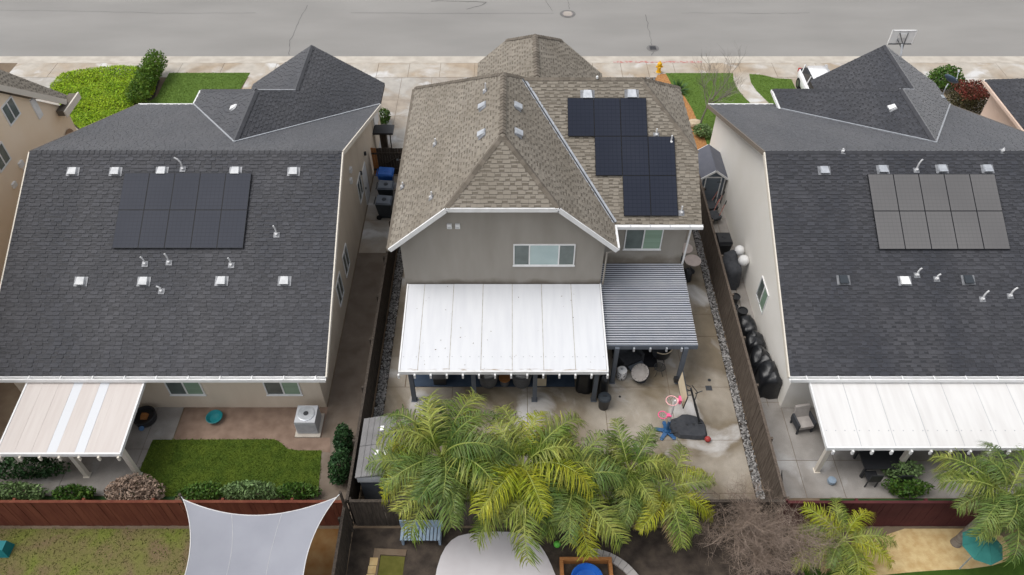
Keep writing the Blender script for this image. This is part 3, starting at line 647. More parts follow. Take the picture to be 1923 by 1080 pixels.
for (a, b, c, d_) in ((9,212,30,215),(-8,300,10,300)):
    p = on_xw((a+c)/2, (b+d_)/2-5); window_x(HF, Xw, p.y-.45, p.y+.45, p.z-.42, p.z+.42, 1, (m_glass_dk, m_glass_dk), .06)
p = on_xw(66, 205); MB().box(Xw,p.y-.12,p.z-.5,Xw+.06,p.y+.28,p.z+.5).build('shutter', m_white, HF, True)
for px, py, r in ((38,308,.16),(45,318,.06),(25,347,.14)):
    p = on_xw(px, py); MB().box(Xw,p.y-r,p.z-r*.8,Xw+.1,p.y+r,p.z+r*.8).build('wall_vent', m_white, HF, True)
p = on_xw(124, 245); ar = MB(); aw = .5; pts = [(p.y-aw,0),(p.y+aw,0)]+[(p.y+aw*math.cos(t*math.pi/10), 2.9+aw*math.sin(t*math.pi/10)) for t in range(11)]
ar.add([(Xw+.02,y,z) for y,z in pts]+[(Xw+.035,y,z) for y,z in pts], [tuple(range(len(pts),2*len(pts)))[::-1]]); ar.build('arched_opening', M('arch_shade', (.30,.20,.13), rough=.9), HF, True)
# ------------------------------------------------------------------ far-right house (hip roof corner)
HQ = thing('hip_roof_house', 'pink stucco house with charcoal hip roof cut off at right edge', 'house', (32,32,0))
roof_plane(HQ, [(26.3,24,3),(26.3,37.7,3),(31,33.4,5.9),(31,28.3,5.9)], m_shing_d, course=.17, seed=70)
roof_plane(HQ, [(26.3,37.7,3),(31,33.4,5.9),(36,33.4,5.9),(40,37.7,3)], m_shing_d, course=.17, seed=71)
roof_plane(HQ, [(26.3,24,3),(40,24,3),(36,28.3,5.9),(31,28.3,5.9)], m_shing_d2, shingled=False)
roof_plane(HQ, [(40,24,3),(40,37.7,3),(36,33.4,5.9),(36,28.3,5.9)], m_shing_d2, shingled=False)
ridge_caps(HQ, (26.3,37.7,3), (31,33.4,5.9), m_cap_d)
MB().box(26.75,24.4,-.1,39.6,37.3,2.95).build('wall', m_stucco_p, HQ, True)
MB().box(26.2,24,2.84,26.3,37.7,2.99).build('gutter', m_stucco_p, HQ, True); MB().box(26.3,37.7,2.84,40,37.82,2.99).build('gutter', m_white, HQ, True)
for y in (34.6,33.4):
    MB().box(26.66,y-.05,1.7,26.75,y+.05,1.95).build('wall_lamp', m_blade, HQ, True)
# ------------------------------------------------------------------ back yards: ground
pat = sheet('patio', [(-5.2,12.95),(9.05,12.95),(9.05,33),(7.0,33),(7.0,23.0),(3.5,22.0),(-4.2,22.0),(-4.2,33),(-5.2,33)], -.03, m_patio, .1)
def slabs(root, xs, ys, mat, z=.0, g=.011):
    for a, b in zip(xs, xs[1:]):
        for c, d in zip(ys, ys[1:]): MB().box(a+g,c+g,-.06,b-g,d-g,z+random.uniform(-.003,.003)).build('slab', mat, root)
slabs(pat, (-5.2,-2.47,.63,3.8,6.52,9.05), (12.98,14.1,16.4,18.96), m_patio)
slabs(pat, (-4.44,-2.47,.63,3.8), (18.96,22.15), m_patio); slabs(pat, (3.8,6.52,7.2), (18.96,21.7,23.6), m_patio)
slabs(pat, (7.2,9.05), (18.96,21.7,23.0,25.1,27.2,29.4,31.5), m_patio)
slabs(pat, (-5.2,-4.46), (18.96,20.6,22.2,23.7,25.3,26.9,28.5,30.1,32), m_patio)
for px, py, r in ((1332,714,.07),(1164,745,.05),(1132,722,.05)): p = G(px,py); MB().lathe([(r,.004),(r,.012),(r*.8,.013)], 14, (p.x,p.y,0)).build('drain_cover', m_blackm, pat)
p = G(1331,729); MB().box(p.x-.13,p.y-.12,.002,p.x+.13,p.y+.12,.012).build('drain_grate', m_char, pat)
sheet('side_yard_dirt', [(-7.5,12.9),(-5.8,12.9),(-5.8,27.0),(-7.5,27.0)], .0, M('grey_brown_dirt', (.135,.105,.08), (.18,.145,.115), 1.6, .9, .4, 30))
swl = sheet('side_path_west', [(-7.5,27.0),(-5.75,27.0),(-5.75,33.0),(-7.5,33.0)], -.03, m_grey_conc)
slabs(swl, (-7.5,-5.75), (27.0,29.4,31.4,33.0), m_drive, .002)
sye = sheet('side_path_east', [(9.5,12.9),(11.0,12.9),(11.0,33),(9.5,33)], -.03, m_grey_conc)
slabs(sye, (9.5,10.45,10.95), (15.6,18.2,20.4,22.6,25.0,27.4,29.5,31), m_grey_conc, .002)
sheet('moss_strip', [(9.5,28.2),(10.1,27.8),(10.0,31),(9.5,31)], .006, M('moss', (.16,.15,.03), (.24,.22,.07), 2, .9))
yde = sheet('patio_east', [(10.95,13.9),(24,13.9),(24,18),(10.95,18)], -.03, m_grey_conc)
slabs(yde, (9.5,10.95,12.4,14.9,17.4,20,24), (13.9,15.5,18.0), m_grey_conc, .002)
ydw = sheet('patio_west', [(-20,14.0),(-13.3,14.0),(-13.3,18),(-20,18)], -.03, m_grey_conc)
slabs(ydw, (-20,-17,-14.4,-13.35), (14.0,16,18), m_grey_conc, .002)
sheet('paver_walk', [(-13.3,15.9),(-7.5,15.9),(-7.5,17.96),(-13.3,17.96)], .0, m_paver)
sheet('back_lawn', pg([(287,826),(515,825),(528,832),(540,843),(560,846),(604,846),(598,925),(240,935)]), .012, m_lawn)
sheet('lawn_patch_west', [(-20,12.9),(-12.5,12.9),(-12.5,13.98),(-20,13.98)], .008, m_dkturf)
sheet('paver_apron', pg([(515,822),(620,822),(620,850),(604,848),(560,848),(540,845),(528,834)]), .006, m_paver)
sheet('turf_strip_east', [(11.4,12.95),(24,12.95),(24,13.88),(11.4,13.88)], .008, m_dkturf)
# behind the back fences
sheet('patchy_lawn', [(-24,5),(-10.6,5),(-10.6,12.7),(-24,12.7)], .008, m_patchy)
sheet('mud_strip', [(-10.58,5),(-5.9,5),(-5.9,12.7),(-10.58,12.7)], .006, M('rusty_mud', (.16,.075,.02), (.2,.12,.05), 2, .9))
sheet('soil_bed', [(-5.7,5),(10.0,5),(10.0,12.72),(-5.7,12.72)], .006, m_darksoil)
sheet('pale_patio', smooth_poly([(-2.7,5),(-2.75,10.6),(-2.35,12.3),(-1.2,12.6),(.5,12.55),(1.1,12.0),(1.55,10.9),(1.9,9.5),(2.0,5)], 2), .03, M('pale_concrete', (.55,.52,.53), (.60,.575,.585), 1.2, .8))
sheet('olive_lawn', [(-4.85,5),(-3.9,5),(-3.75,11.65),(-4.6,11.7)], .02, M('olive_turf', (.085,.085,.015), (.12,.115,.025), 3, .95, .6, 80))
ed = sheet('brick_edging', [(-5.15,5),(-4.87,5),(-4.62,11.72),(-3.73,11.67),(-3.7,11.9),(-4.85,11.95)], .05, m_dirt)
for i in range(9): MB().box(-5.16+i*.026,9.0+i*.29,.0,-4.90+i*.028,9.27+i*.29,.085).build('brick', m_straw, ed)
arc = sheet('paving_ring', [(3.9,5),(4.3,5),(4.3,5.2),(3.9,5.2)], .0, m_dirt)
for i in range(16):
    a0, a1 = rad(-20+i*6.6), rad(-20+i*6.6+6.2); c = (2.6,9.9); r0, r1 = 1.75, 2.05
    mb = MB().prism([(c[0]+r*math.cos(a),c[1]+r*math.sin(a)) for r,a in ((r0,a0),(r1,a0),(r1,a1),(r0,a1))], .0, .09); mb.build('paving_stone', M('ring_stone_%d' % i, (.40,.375,.36), rough=.85) if i == 0 else MATS['ring_stone_0'], arc)
sheet('straw_bed', smooth_poly([(11.8,10.9),(13,12.7),(17.5,12.7),(17.6,11.6),(16.4,11.25),(14.2,11.15)], 1), .012, m_straw)
sheet('lower_lawn_east', [(10.1,5),(26,5),(26,11.75),(17.6,11.7),(16.2,11.35),(14,11.3),(12.5,11.4),(10.1,11.4)], .01, M('bottom_lawn', (.028,.065,.004), (.045,.09,.008), 2, .95, .6, 90))
# ------------------------------------------------------------------ gravel strips
def gravel(name, x0, x1, y0, y1, n, seed):
    rnd = random.Random(seed); mb = MB()
    for _ in range(n):
        r = rnd.uniform(.022,.055); c = Vector((rnd.uniform(x0,x1), rnd.uniform(y0,y1), r*.4+rnd.uniform(0,.03)))
        X = Matrix.Translation(c) @ Matrix.Rotation(rnd.uniform(0,6),4,'Z') @ Matrix.Rotation(rnd.uniform(-.5,.5),4,'X')
        a, b, h = r*rnd.uniform(.9,1.4), r*rnd.uniform(.7,1), r*rnd.uniform(.5,.9)
        mb.add([(a,0,0),(a*.4,b,0),(-a*.7,b*.7,0),(-a,-b*.2,0),(-a*.2,-b,0),(a*.7,-b*.6,0),(a*.45,b*.1,h),(-a*.3,b*.35,h),(-a*.35,-b*.4,h)],
               [(0,1,6),(1,2,7),(1,7,6),(2,3,7),(3,8,7),(3,4,8),(4,5,8),(5,6,8),(5,0,6),(6,7,8)], X)
    mb.build(name, m_stone, kind='stuff')
sheet('gravel_bed_west', [(-5.6,14),(-5.2,14),(-5.2,30),(-5.6,30)], .004, m_darksoil); sheet('gravel_bed_east', [(9.05,13.0),(9.38,13.0),(9.38,31),(9.05,31)], .004, m_darksoil)
gravel('gravel_strip_west', -5.56,-5.22,15.6,30,3600,1); gravel('gravel_strip_east', 9.07,9.36,13.2,31,3900,2)
gravel('river_rock', 5.6,9.0,42.0,42.9,700,3)
# ------------------------------------------------------------------ fences: every board, post and rail its own piece
def fence(name, label, p0, p1, h, mat, bw=.142, side=1, cat='fence', postside=-1, rnd=random.Random(3), rails=True, lattice=None):
    p0, p1 = Vector((*p0,0)), Vector((*p1,0)); d = p1-p0; L = d.length
    t = thing(name, label, cat, p0, math.atan2(d.y,d.x))
    var = []
    for k in range(4):
        m = MB().box(0,-.012,.02,bw-.006,.012,h); me = bpy.data.meshes.new('board'); me.from_pydata([tuple(q) for q in m.v], [], m.f)
        me.materials.append(mat); var.append(me)
    for i in range(int(L/bw)):
        o = link('board', rnd.choice(var), t); o.location = (i*bw, rnd.uniform(-.004,.004), rnd.uniform(-.015,.02)); o.rotation_euler = (rnd.uniform(-.006,.006), rnd.uniform(-.006,.006), rnd.uniform(-.01,.01))
    if rails:
        for z in (.25, 1.0, h-.2): MB().box(0,.014*postside if postside>0 else -.055,z,L,.055 if postside>0 else -.014,z+.09).build('rail', mat, t)
    k = 0
    while k <= L: MB().box(k-.045,.057 if postside>0 else -.15,0,k+.045,.15 if postside>0 else -.057,h+.02).build('post', mat, t); k += 2.4
    MB().box(0,-.05,h+.022,L,.05,h+.055).build('cap_rail', mat, t)
    return t
fence('wooden_fence', 'dark wooden fence along the gravel beside the brown side yard', (-5.68,12.85), (-5.68,33.0), 1.8, m_wood_dk, postside=1)
fence('wooden_fence', 'brown wooden fence between the patio gravel and the black covered grills', (9.42,12.95), (9.42,30.9), 1.8, m_wood_br, postside=-1)
fence('wooden_fence', 'dark back fence under the palm fronds', (-5.6,12.82), (9.4,12.82), 1.8, m_wood_dk, postside=1)
fence('wooden_fence', 'reddish-brown back fence behind the lawn and the shade sail', (-22,12.82), (-5.75,12.82), 1.75, m_wood_red, postside=1)
fence('wooden_fence', 'dark maroon back fence by the straw bed', (9.5,12.80), (24,12.80), 1.75, m_wood_mar, postside=1)
fence('wooden_fence', 'dark fence running out of the bottom edge beside the shade sail', (-5.74,5), (-5.74,12.7), 1.8, m_wood_dk, postside=1)
gt_ = thing('side_gate', 'dark wooden side gate behind the blue bin', 'gate', (-7.45,33.1,0))
for i in range(12): MB().box(i*.142,-.012,.05,i*.142+.135,.012,1.78+random.uniform(-.03,.03)).build('board', m_wood_dk if i > 1 else m_wood_or, gt_)
for z in (.35,1.4): MB().box(0,-.05,z,1.7,-.014,z+.1).build('rail', m_wood_dk, gt_)
MB().bar((.1,-.035,.4),(1.6,-.035,1.4),.03,.09,(0,1,0)).build('brace', m_wood_dk, gt_)
MB().box(1.3,-.06,1.0,1.4,-.05,1.12).build('latch', m_metal, gt_)
# ------------------------------------------------------------------ patio covers
def cover(label, xs, yr, yf, zr_, zf_, panelm, postm, posts, tailm, tails, strip=None, beamm=None, seam=None, screws=True):
    t = thing('patio_cover', label, 'patio cover', ((xs[0]+xs[-1])/2,yf+.3,0))
    zt = lambda y: zr_+(zf_-zr_)*(yr-y)/(yr-yf)
    for i, (a, b) in enumerate(zip(xs, xs[1:])):
        m = panelm if not strip or i not in strip else strip[i]
        j = random.uniform(-.004,.004)
        gp = .012 if seam else .003
        pn = MB().slab([(a+gp,yf,zf_+j),(b-gp,yf,zf_+j),(b-gp,yr,zr_+j),(a+gp,yr,zr_+j)], (0,0,-.075)).build('roof_panel', m, t, True)
        if seam and i: MB().slab([(a-.012,yf,zf_-.012),(a+.012,yf,zf_-.012),(a+.012,yr,zr_-.012),(a-.012,yr,zr_-.012)], (0,0,-.05)).build('panel_seam', seam, t, True)
        if screws:
            k = 4 if b-a > 1 else 2
            for q in range(k):
                x = a+.09+(b-a-.18)*q/(k-1); y = yf+.62; MB().lathe([(.022,0),(.022,.012),(.01,.016)], 6, (x,y,zt(y)+j)).build('screw', m_acgrey, pn)
    MB().box(xs[0]-.05,yf-.07,zf_-.16,xs[-1]+.05,yf-.003,zf_+.012).build('front_gutter', m_white, t, True)
    MB().slab([(xs[0]-.06,yf,zf_+.02),(xs[0]-.0,yf,zf_+.02),(xs[0]-.0,yr,zr_+.02),(xs[0]-.06,yr,zr_+.02)], (0,0,-.15)).build('side_trim', m_white, t, True)
    MB().slab([(xs[-1]+.0,yf,zf_+.02),(xs[-1]+.06,yf,zf_+.02),(xs[-1]+.06,yr,zr_+.02),(xs[-1]+.0,yr,zr_+.02)], (0,0,-.15)).build('side_trim', m_white, t, True)
    MB().box(xs[0]+.05,posts[0][1]-.07,zt(posts[0][1])-.32,xs[-1]-.05,posts[0][1]+.07,zt(posts[0][1])-.09).build('beam', beamm or postm, t, True)
    for x, y in posts:
        p = MB().box(x-.085,y-.08,0,x+.085,y+.08,zt(y)-.325).build('post', postm, t, True)
        MB().box(x-.12,y-.12,0,x+.12,y+.12,.03).build('base_plate', postm, p)
    for x in tails:
        MB().box(x-.035,yf-.16,zf_-.30,x+.035,yf-.075,zf_-.10).build('rafter_tail', tailm, t, True)
        MB().slab([(x-.03,yf+.02,zf_-.09),(x+.03,yf+.02,zf_-.09),(x+.03,yr,zr_-.09),(x-.03,yr,zr_-.09)], (0,0,-.12)).build('rafter', beamm or tailm, t, True)
    return t
def dirty_white():
    m = M('cover_white', (.605,.615,.64), (.65,.66,.68), 1.6, .42, spec=.4, stretch=(3,.35,1), lo=.3, hi=.6); N = m.node_tree.nodes; L = m.node_tree.links; b = N['Principled BSDF']
    geo = N.new('ShaderNodeNewGeometry'); sx = N.new('ShaderNodeSeparateXYZ'); L.new(geo.outputs[0], sx.inputs[0])
    nz = N.new('ShaderNodeTexNoise'); nz.inputs['Scale'].default_value = 3.2; nz.inputs['Detail'].default_value = 8; vm = N.new('ShaderNodeVectorMath'); vm.operation = 'MULTIPLY'; vm.inputs[1].default_value = (.8,4,1)
    L.new(geo.outputs[0], vm.inputs[0]); L.new(vm.outputs[0], nz.inputs['Vector'])
    mr = N.new('ShaderNodeMapRange'); mr.inputs[1].default_value = 18.35; mr.inputs[2].default_value = 17.95; L.new(sx.outputs[1], mr.inputs[0])
    mu = N.new('ShaderNodeMath'); mu.operation = 'MULTIPLY'; L.new(mr.outputs[0], mu.inputs[0]); L.new(nz.outputs[0], mu.inputs[1])
    r = N.new('ShaderNodeValToRGB'); r.color_ramp.elements[0].position = .42; r.color_ramp.elements[1].position = .62; L.new(mu.outputs[0], r.inputs[0])
    x = N.new('ShaderNodeMix'); x.data_type = 'RGBA'; x.inputs[7].default_value = (.30,.22,.15,1); L.new(r.outputs[0], x.inputs[0]); L.new(b.inputs['Base Color'].links[0].from_socket, x.inputs[6]); L.new(x.outputs[2], b.inputs['Base Color'])
    return m
m_cover = dirty_white(); m_seam = M('rusty_seam', (.33,.29,.24), (.5,.47,.43), 6, .8)
cover('large white patio cover with panel seams on the grey house', (-4.31,-3.63,-2.42,-1.2,.01,1.225,2.45,3.65), 22.1, 17.95, 2.92, 2.45, m_cover, m_slate_paint,
      ((-4.0,18.32),(-1.53,18.32),(.92,18.32),(3.34,18.32)), m_white, [-4.36+i*.618 for i in range(14)], seam=m_seam, beamm=m_slate_paint)
m_tancover = M('pinkish_cover', (.53,.48,.45), (.57,.525,.495), 1, .6, stretch=(8,.6,1)); m_sky = M('skylight_strip', (.60,.615,.64), rough=.3)
cover('pinkish patio cover with two pale skylight strips at lower left', (-18.3,-17.7,-17.1,-16.55,-16.2,-15.55,-15.2,-14.9,-13.95), 17.44, 14.5, 2.5, 2.2, m_tancover, m_cream,
      ((-18.1,14.85),(-16.1,14.85),(-14.15,14.85)), m_cream, [-18.2+i*.7 for i in range(7)], strip={3:m_sky,5:m_sky}, screws=False)
m_cov2 = M('ivory_cover', (.60,.585,.57), (.66,.65,.635), 1.4, .5, stretch=(3,.35,1), lo=.3, hi=.6)
cover('ivory white patio cover at lower right behind the palm', (11.3,12.5,13.74,14.98,16.2,17.44,18.66,19.9,21.1), 17.44, 14.75, 2.5, 2.2, m_cov2, m_cream,
      ((11.6,15.05),(14.6,15.05),(17.6,15.05),(20.6,15.05)), m_white, [11.5+i*.7 for i in range(14)], seam=m_acgrey)
# striped cover: white raised slats over a dark sheet
t = thing('striped_patio_cover', 'small dark patio cover with narrow white slats beside the white cover', 'patio cover', (5.5,19.6,0))
x0, x1, yf, yr, z0, z1 = 3.72, 7.39, 19.3, 23.62, 2.32, 2.62
m_navysheet = M('navy_sheet', (.035,.04,.055), rough=.45)
MB().slab([(x0,yf,z0),(x1-.02,yf,z0),(x1-.02,yr,z1),(x0,yr,z1)], (0,0,-.03)).build('roof_sheet', m_navysheet, t, True)
m_slat = M('slat_white', (.46,.48,.52), (.52,.53,.56), 2, .4); ns = 37; sme = None
for i in range(ns):
    f = (i+.5)/ns; y = yf+(yr-yf)*f; z = z0+(z1-z0)*f
    if sme is None:
        m = MB(); m.add([(0,-.024,0),(0,.024,0),(0,.017,.03),(0,-.017,.03),(3.67,-.024,0),(3.67,.024,0),(3.67,.017,.03),(3.67,-.017,.03)], [(0,1,2,3),(7,6,5,4),(3,2,6,7),(2,1,5,6),(0,3,7,4)])
        o = m.build('slat', m_slat, t, loc=None); sme = o.data
    else: o = link('slat', sme, t)
    o.location = Vector((x0+random.uniform(-.008,.008),y,z+.002))-t.location; o.rotation_euler = (0,0,random.uniform(-.0015,.0015))
MB().box(x0,yf-.04,z0-.2,x1,yf-.003,z0+.02).build('front_gutter', m_slate_paint, t, True)
MB().box(x0,19.5,z0-.35,x1-.1,19.62,z0-.06).build('beam', m_slate_paint, t, True)
for x in (4.18,6.92):
    p = MB().box(x-.085,19.15,0,x+.085,19.31,z0-.04).build('post', m_slate_paint, t, True); MB().box(x-.12,19.11,0,x+.12,19.35,.03).build('base_plate', m_slate_paint, p)
MB().box(6.7,19.0,.25,6.86,19.16,.5).build('speaker_box', m_blackm, t, True)
for x in (4.85,5.5,6.15,6.75): MB().box(x-.035,yf-.13,z0-.25,x+.035,yf-.045,z0-.06).build('rafter_tail', m_metal, t, True)
# ------------------------------------------------------------------ sheds
t = thing('garden_shed', 'small slate-blue shed with white trim beside the cream wall', 'shed', (10.1,31,0))
X0, X1, Y0, Y1, ZE, ZA = 9.62, 10.82, 30.75, 32.7, 1.75, 2.18; xm = (X0+X1)/2
q = [(X0,0),(X1,0),(X1,ZE),(xm,ZA),(X0,ZE)]
mb = MB(); mb.add([(x,Y0,z) for x,z in q]+[(x,Y1,z) for x,z in q], [tuple(range(5)), tuple(range(5,10))[::-1]]+[((i+1)%5,i,5+i,5+(i+1)%5) for i in range(5)]); mb.build('wall', m_shedblue, t, True)
for sx, xe in ((-1,X0-.12),(1,X1+.12)):
    ze = ZA-(ZA-ZE)*abs(xe-xm)/(X1-xm)+.03; rf = MB().slab([(xm,Y0-.12,ZA+.06),(xe,Y0-.12,ze),(xe,Y1+.1,ze),(xm,Y1+.1,ZA+.06)][::sx], (0,0,-.05)).build('roof', m_shedroof, t, True)
    MB().bar((xm,Y0-.14,ZA+.0),(xe,Y0-.14,ze-.05),.03,.1).build('barge_board', m_white, rf); MB().bar((xm,Y1+.12,ZA),(xe,Y1+.12,ze-.05),.03,.1).build('barge_board', m_white, rf); MB().bar((xe+.02*sx,Y0-.12,ze-.04),(xe+.02*sx,Y1+.1,ze-.04),.03,.08).build('eave_board', m_white, rf)
dr = MB().box(xm-.36,Y0-.03,.08,xm+.36,Y0-.004,1.68).build('door', m_shedblue, t, True)
for a in ((xm-.42,.04,xm-.36,1.74),(xm+.36,.04,xm+.42,1.74),(xm-.36,1.68,xm+.36,1.74),(xm-.36,.04,xm+.36,.08),(X0-.01,0,X0+.05,ZE),(X1-.05,0,X1+.01,ZE)): MB().box(a[0],Y0-.04,a[1],a[2],Y0-.005,a[3]).build('trim', m_white, t, True)
for z in (.35,1.4): MB().box(xm+.2,Y0-.045,z,xm+.4,Y0-.041,z+.05).build('hinge', m_blade, dr)
MB().box(xm-.33,Y0-.06,.9,xm-.27,Y0-.031,1.0).build('handle', m_blade, dr)
t = thing('lean_to_shed', 'low grey felt-roofed lean-to shed under the left palm fronds', 'shed', (-4.8,14.8,0))
MB().box(-5.4,13.75,0,-4.4,16.0,1.85).build('wall', m_slate_paint, t, True)
for a, b in ((13.65,14.9),(14.92,16.1)):
    r_ = MB().slab([(-5.5,a,1.95),(-4.25,a,2.25),(-4.25,b,2.25),(-5.5,b,1.95)], (0,0,-.07)).build('roof_panel', m_shedgrey, t, True)
    for k in range(1,6): MB().slab([(-5.5+k*.21-.01,a,1.955+k*.05),(-5.5+k*.21+.004,a,1.958+k*.05),(-5.5+k*.21+.004,b,1.958+k*.05),(-5.5+k*.21-.01,b,1.955+k*.05)], (0,0,.012)).build('felt_lap', m_shedgrey, r_)
for (x,y) in ((-4.75,15.55),(-4.82,14.55),(-4.5,14.5)): MB().slab([(x-.07,y-.09,2.13+.24*(x+4.75)),(x+.07,y-.11,2.165+.24*(x+4.75)),(x+.08,y+.09,2.165+.24*(x+4.75)),(x-.06,y+.1,2.13+.24*(x+4.75))], (0,0,.02)).build('paper_scrap', m_white, t, True)
MB().box(-5.45,13.66,1.6,-4.45,13.74,1.9).build('front_board', m_acgrey, t, True)
# ------------------------------------------------------------------ furniture under the covers
rg = MB().box(-4.2,18.97,.004,2.62,21.6,.018).build('navy_rug', m_navy); tag(rg, 'navy outdoor rug under the large white cover', 'rug')
rg = MB(); rg.prism([(4.35,20.0),(6.2,20.0),(6.3,23.2),(4.3,23.2)], .004, .018); tag(rg.build('black_rug', m_dkrug), 'black rug under the striped cover', 'rug')
def barrel_chair(x, y, rz, label):
    t = thing('barrel_chair', label, 'chair', (x,y,0), rz, 'barrel chairs under the white cover')
    MB().lathe([(.30,.02),(.36,.12),(.39,.38),(.37,.42)], 28).build('seat_base', m_greychair, t, smooth=False)
    m = MB(); N = 22
    for i in range(N+1):
        a = rad(-205+i*230/N); ca, sa = math.cos(a), math.sin(a); top = .74+.06*math.cos((i/N-.5)*math.pi)
        m.v += [Vector((ca*.37,sa*.37,.3)), Vector((ca*.45,sa*.45,top)), Vector((ca*.38,sa*.38,top+.01)), Vector((ca*.31,sa*.31,.42))]
    for i in range(N):
        for j in range(4): m.f.append([i*4+j,(i+1)*4+j,(i+1)*4+(j+1)%4,i*4+(j+1)%4]); m.m.append(0)
    m.f += [[0,1,2,3],[N*4+3,N*4+2,N*4+1,N*4]]; m.m += [0,0]; m.build('backrest', m_greychair, t)
    MB().lathe([(.31,.42),(.33,.47),(.31,.53),(.1,.55)], 24).build('cushion', m_cushion, t, smooth=True)
    MB().taper(-.22,-.30,.22,-.16,.54,.86,.9).build('back_pillow', m_cushion, t)
barrel_chair(-.98,19.16,rad(12),'left grey barrel chair with pale cushion under the white cover'); barrel_chair(.40,19.16,rad(-10),'right grey barrel chair with pale cushion under the white cover')
t = thing('side_table', 'orange wood topped barrel table between the two barrel chairs', 'table', (-.3,19.12,0))
MB().lathe([(.16,.01),(.2,.1),(.19,.4)], 22).build('pedestal', m_greychair, t); MB().lathe([(.24,.4),(.25,.42),(.25,.45),(.24,.46)], 26).build('table_top', m_wood_or, t)
t = thing('wooden_crate', 'small pale-framed crate beside the middle post', 'crate', (1.22,19.2,0))
for a in ((-.2,-.2,0,.2,-.17,.5),(-.2,.17,0,.2,.2,.5),(-.2,-.17,0,-.17,.17,.5),(.17,-.17,0,.2,.17,.5)): MB().box(*a).build('side_panel', m_beige, t)
MB().box(-.17,-.17,.05,.17,.17,.4).build('contents', m_blackm, t)
t = thing('storage_box', 'black box with grey lid on the navy rug', 'box', (-3.0,19.3,0)); MB().taper(-.25,-.25,.25,.25,.02,.45,1.06).build('body', m_blackm, t); MB().box(-.28,-.28,.45,.28,.28,.5).build('lid', m_greychair, t)
t = thing('outdoor_sofa', 'slate sofa with dark cushions at the back of the white cover', 'sofa', (-2.0,20.9,0))
MB().box(-1.1,-.35,.1,1.1,.35,.38).build('base', m_slate_paint, t); MB().box(-1.1,.25,.38,1.1,.42,.8).build('backrest', m_slate_paint, t)
for k in range(3): MB().taper(-1.05+k*.71,-.33,-.38+k*.71,.24,.38,.52,.95).build('cushion', m_char, t)
for s in (-1,1): MB().box(s*1.18-.08,-.35,.0,s*1.18+.08,.4,.62).build('armrest', m_slate_paint, t)
def draped(name, label, cat, x, y, w, d, h, mat, seed, rnd_top=.25, group=None, n=20):
    """fabric cover thrown over something: straight-ish sides, folds, sagging top"""
    r = random.Random(seed); t = MB(); rings = [(1.04,0),(1.0,.25),(.97,.55),(.95,.78),(.88,.93),(.6,1.0),(.25,1.02)]
    ph = [r.uniform(0,6) for _ in range(4)]
    for k, (s, z) in enumerate(rings):
        for j in range(n):
            a = 2*math.pi*j/n; c, q = math.cos(a), math.sin(a); e = .55
            rx = math.copysign(abs(c)**e, c); ry = math.copysign(abs(q)**e, q)
            f = 1+(.07*math.sin(4*a+ph[0])+.05*math.sin(7*a+ph[1])+.03*math.sin(11*a+ph[3]))*(1-z*.55)
            zz = z*h*(1+(.05+rnd_top*.18)*math.sin(2*a+ph[2])*(z > .7)+.05*math.sin(5*a+ph[3])*(z > .5))
            t.v.append(Vector((rx*w/2*s*f, ry*d/2*s*f, max(.004,zz))))
    for k in range(len(rings)-1):
        for j in range(n): t.f.append([k*n+j,k*n+(j+1)%n,(k+1)*n+(j+1)%n,(k+1)*n+j]); t.m.append(0)
    t.f.append([(len(rings)-1)*n+j for j in range(n)]); t.m.append(0)
    o = t.build(name, mat, smooth=True, loc=(x,y,0)); return tag(o, label, cat, group)
draped('covered_grill', 'tall black covered grill by the last post of the white cover', 'grill', 3.0,18.92,.66,.6,1.25, m_black, 1)
draped('covered_stand', 'black covered stand behind the round black trash can', 'cover', 3.72,18.6,.42,.45,1.2, m_black, 2)
t = thing('trash_can', 'round black trash can beside the corner post of the white cover', 'trash can', (3.72,17.98,0))
MB().lathe([(.2,.0),(.24,.5),(.25,.62)], 24).build('body', m_blackm, t); MB().lathe([(.265,.62),(.27,.66),(.22,.72),(.06,.74)], 24).build('lid', m_bindk, t); MB().box(-.08,-.02,.74,.08,.02,.77).build('handle', m_blackm, t)
t = thing('drum_stool', 'white drum stool with dark dotted pattern under the striped cover', 'stool', (4.58,19.45,0))
m = M('dotted_ceramic', (.75,.75,.76), rough=.35); N = m.node_tree.nodes; vr = N.new('ShaderNodeTexVoronoi'); vr.inputs['Scale'].default_value = 13; rp = N.new('ShaderNodeValToRGB'); rp.color_ramp.elements[0].position = .38; rp.color_ramp.elements[1].position = .44; rp.color_ramp.elements[0].color = (.07,.07,.08,1); rp.color_ramp.elements[1].color = (.75,.75,.76,1)
tc = N.new('ShaderNodeTexCoord'); m.node_tree.links.new(tc.outputs['Object'], vr.inputs['Vector']); m.node_tree.links.new(vr.outputs['Distance'], rp.inputs[0]); m.node_tree.links.new(rp.outputs[0], N['Principled BSDF'].inputs['Base Color'])
MB().lathe([(.17,0),(.2,.06),(.21,.25),(.2,.46),(.19,.5)], 26).build('body', m, t, smooth=True); MB().lathe([(.19,.5),(.21,.52),(.19,.56),(.05,.57)], 26).build('seat', m_white, t); MB().lathe([(.05,.57),(.05,.60),(.03,.62)], 14).build('knob', m_metal, t)
t = thing('papasan_chair', 'round papasan chair with pale cushion under the striped cover', 'chair', (5.40,19.38,0), rad(15)); t.scale = (.8,.8,.85)
b = MB().lathe([(.3,.0),(.3,.03),(.2,.22),(.24,.38)], 20).build('base', m_char, t)
for k in range(10):
    a = k*2*math.pi/10; MB().tube([(.32*math.cos(a),.32*math.sin(a),.01),(.2*math.cos(a+.4),.2*math.sin(a+.4),.22),(.3*math.cos(a),.3*math.sin(a),.42)], .013, 5).build('cane', m_blade, b)
X = Matrix.Translation((0,0,.40)) @ Matrix.Rotation(rad(14),4,'X') @ Matrix.Rotation(rad(-30),4,'Y')
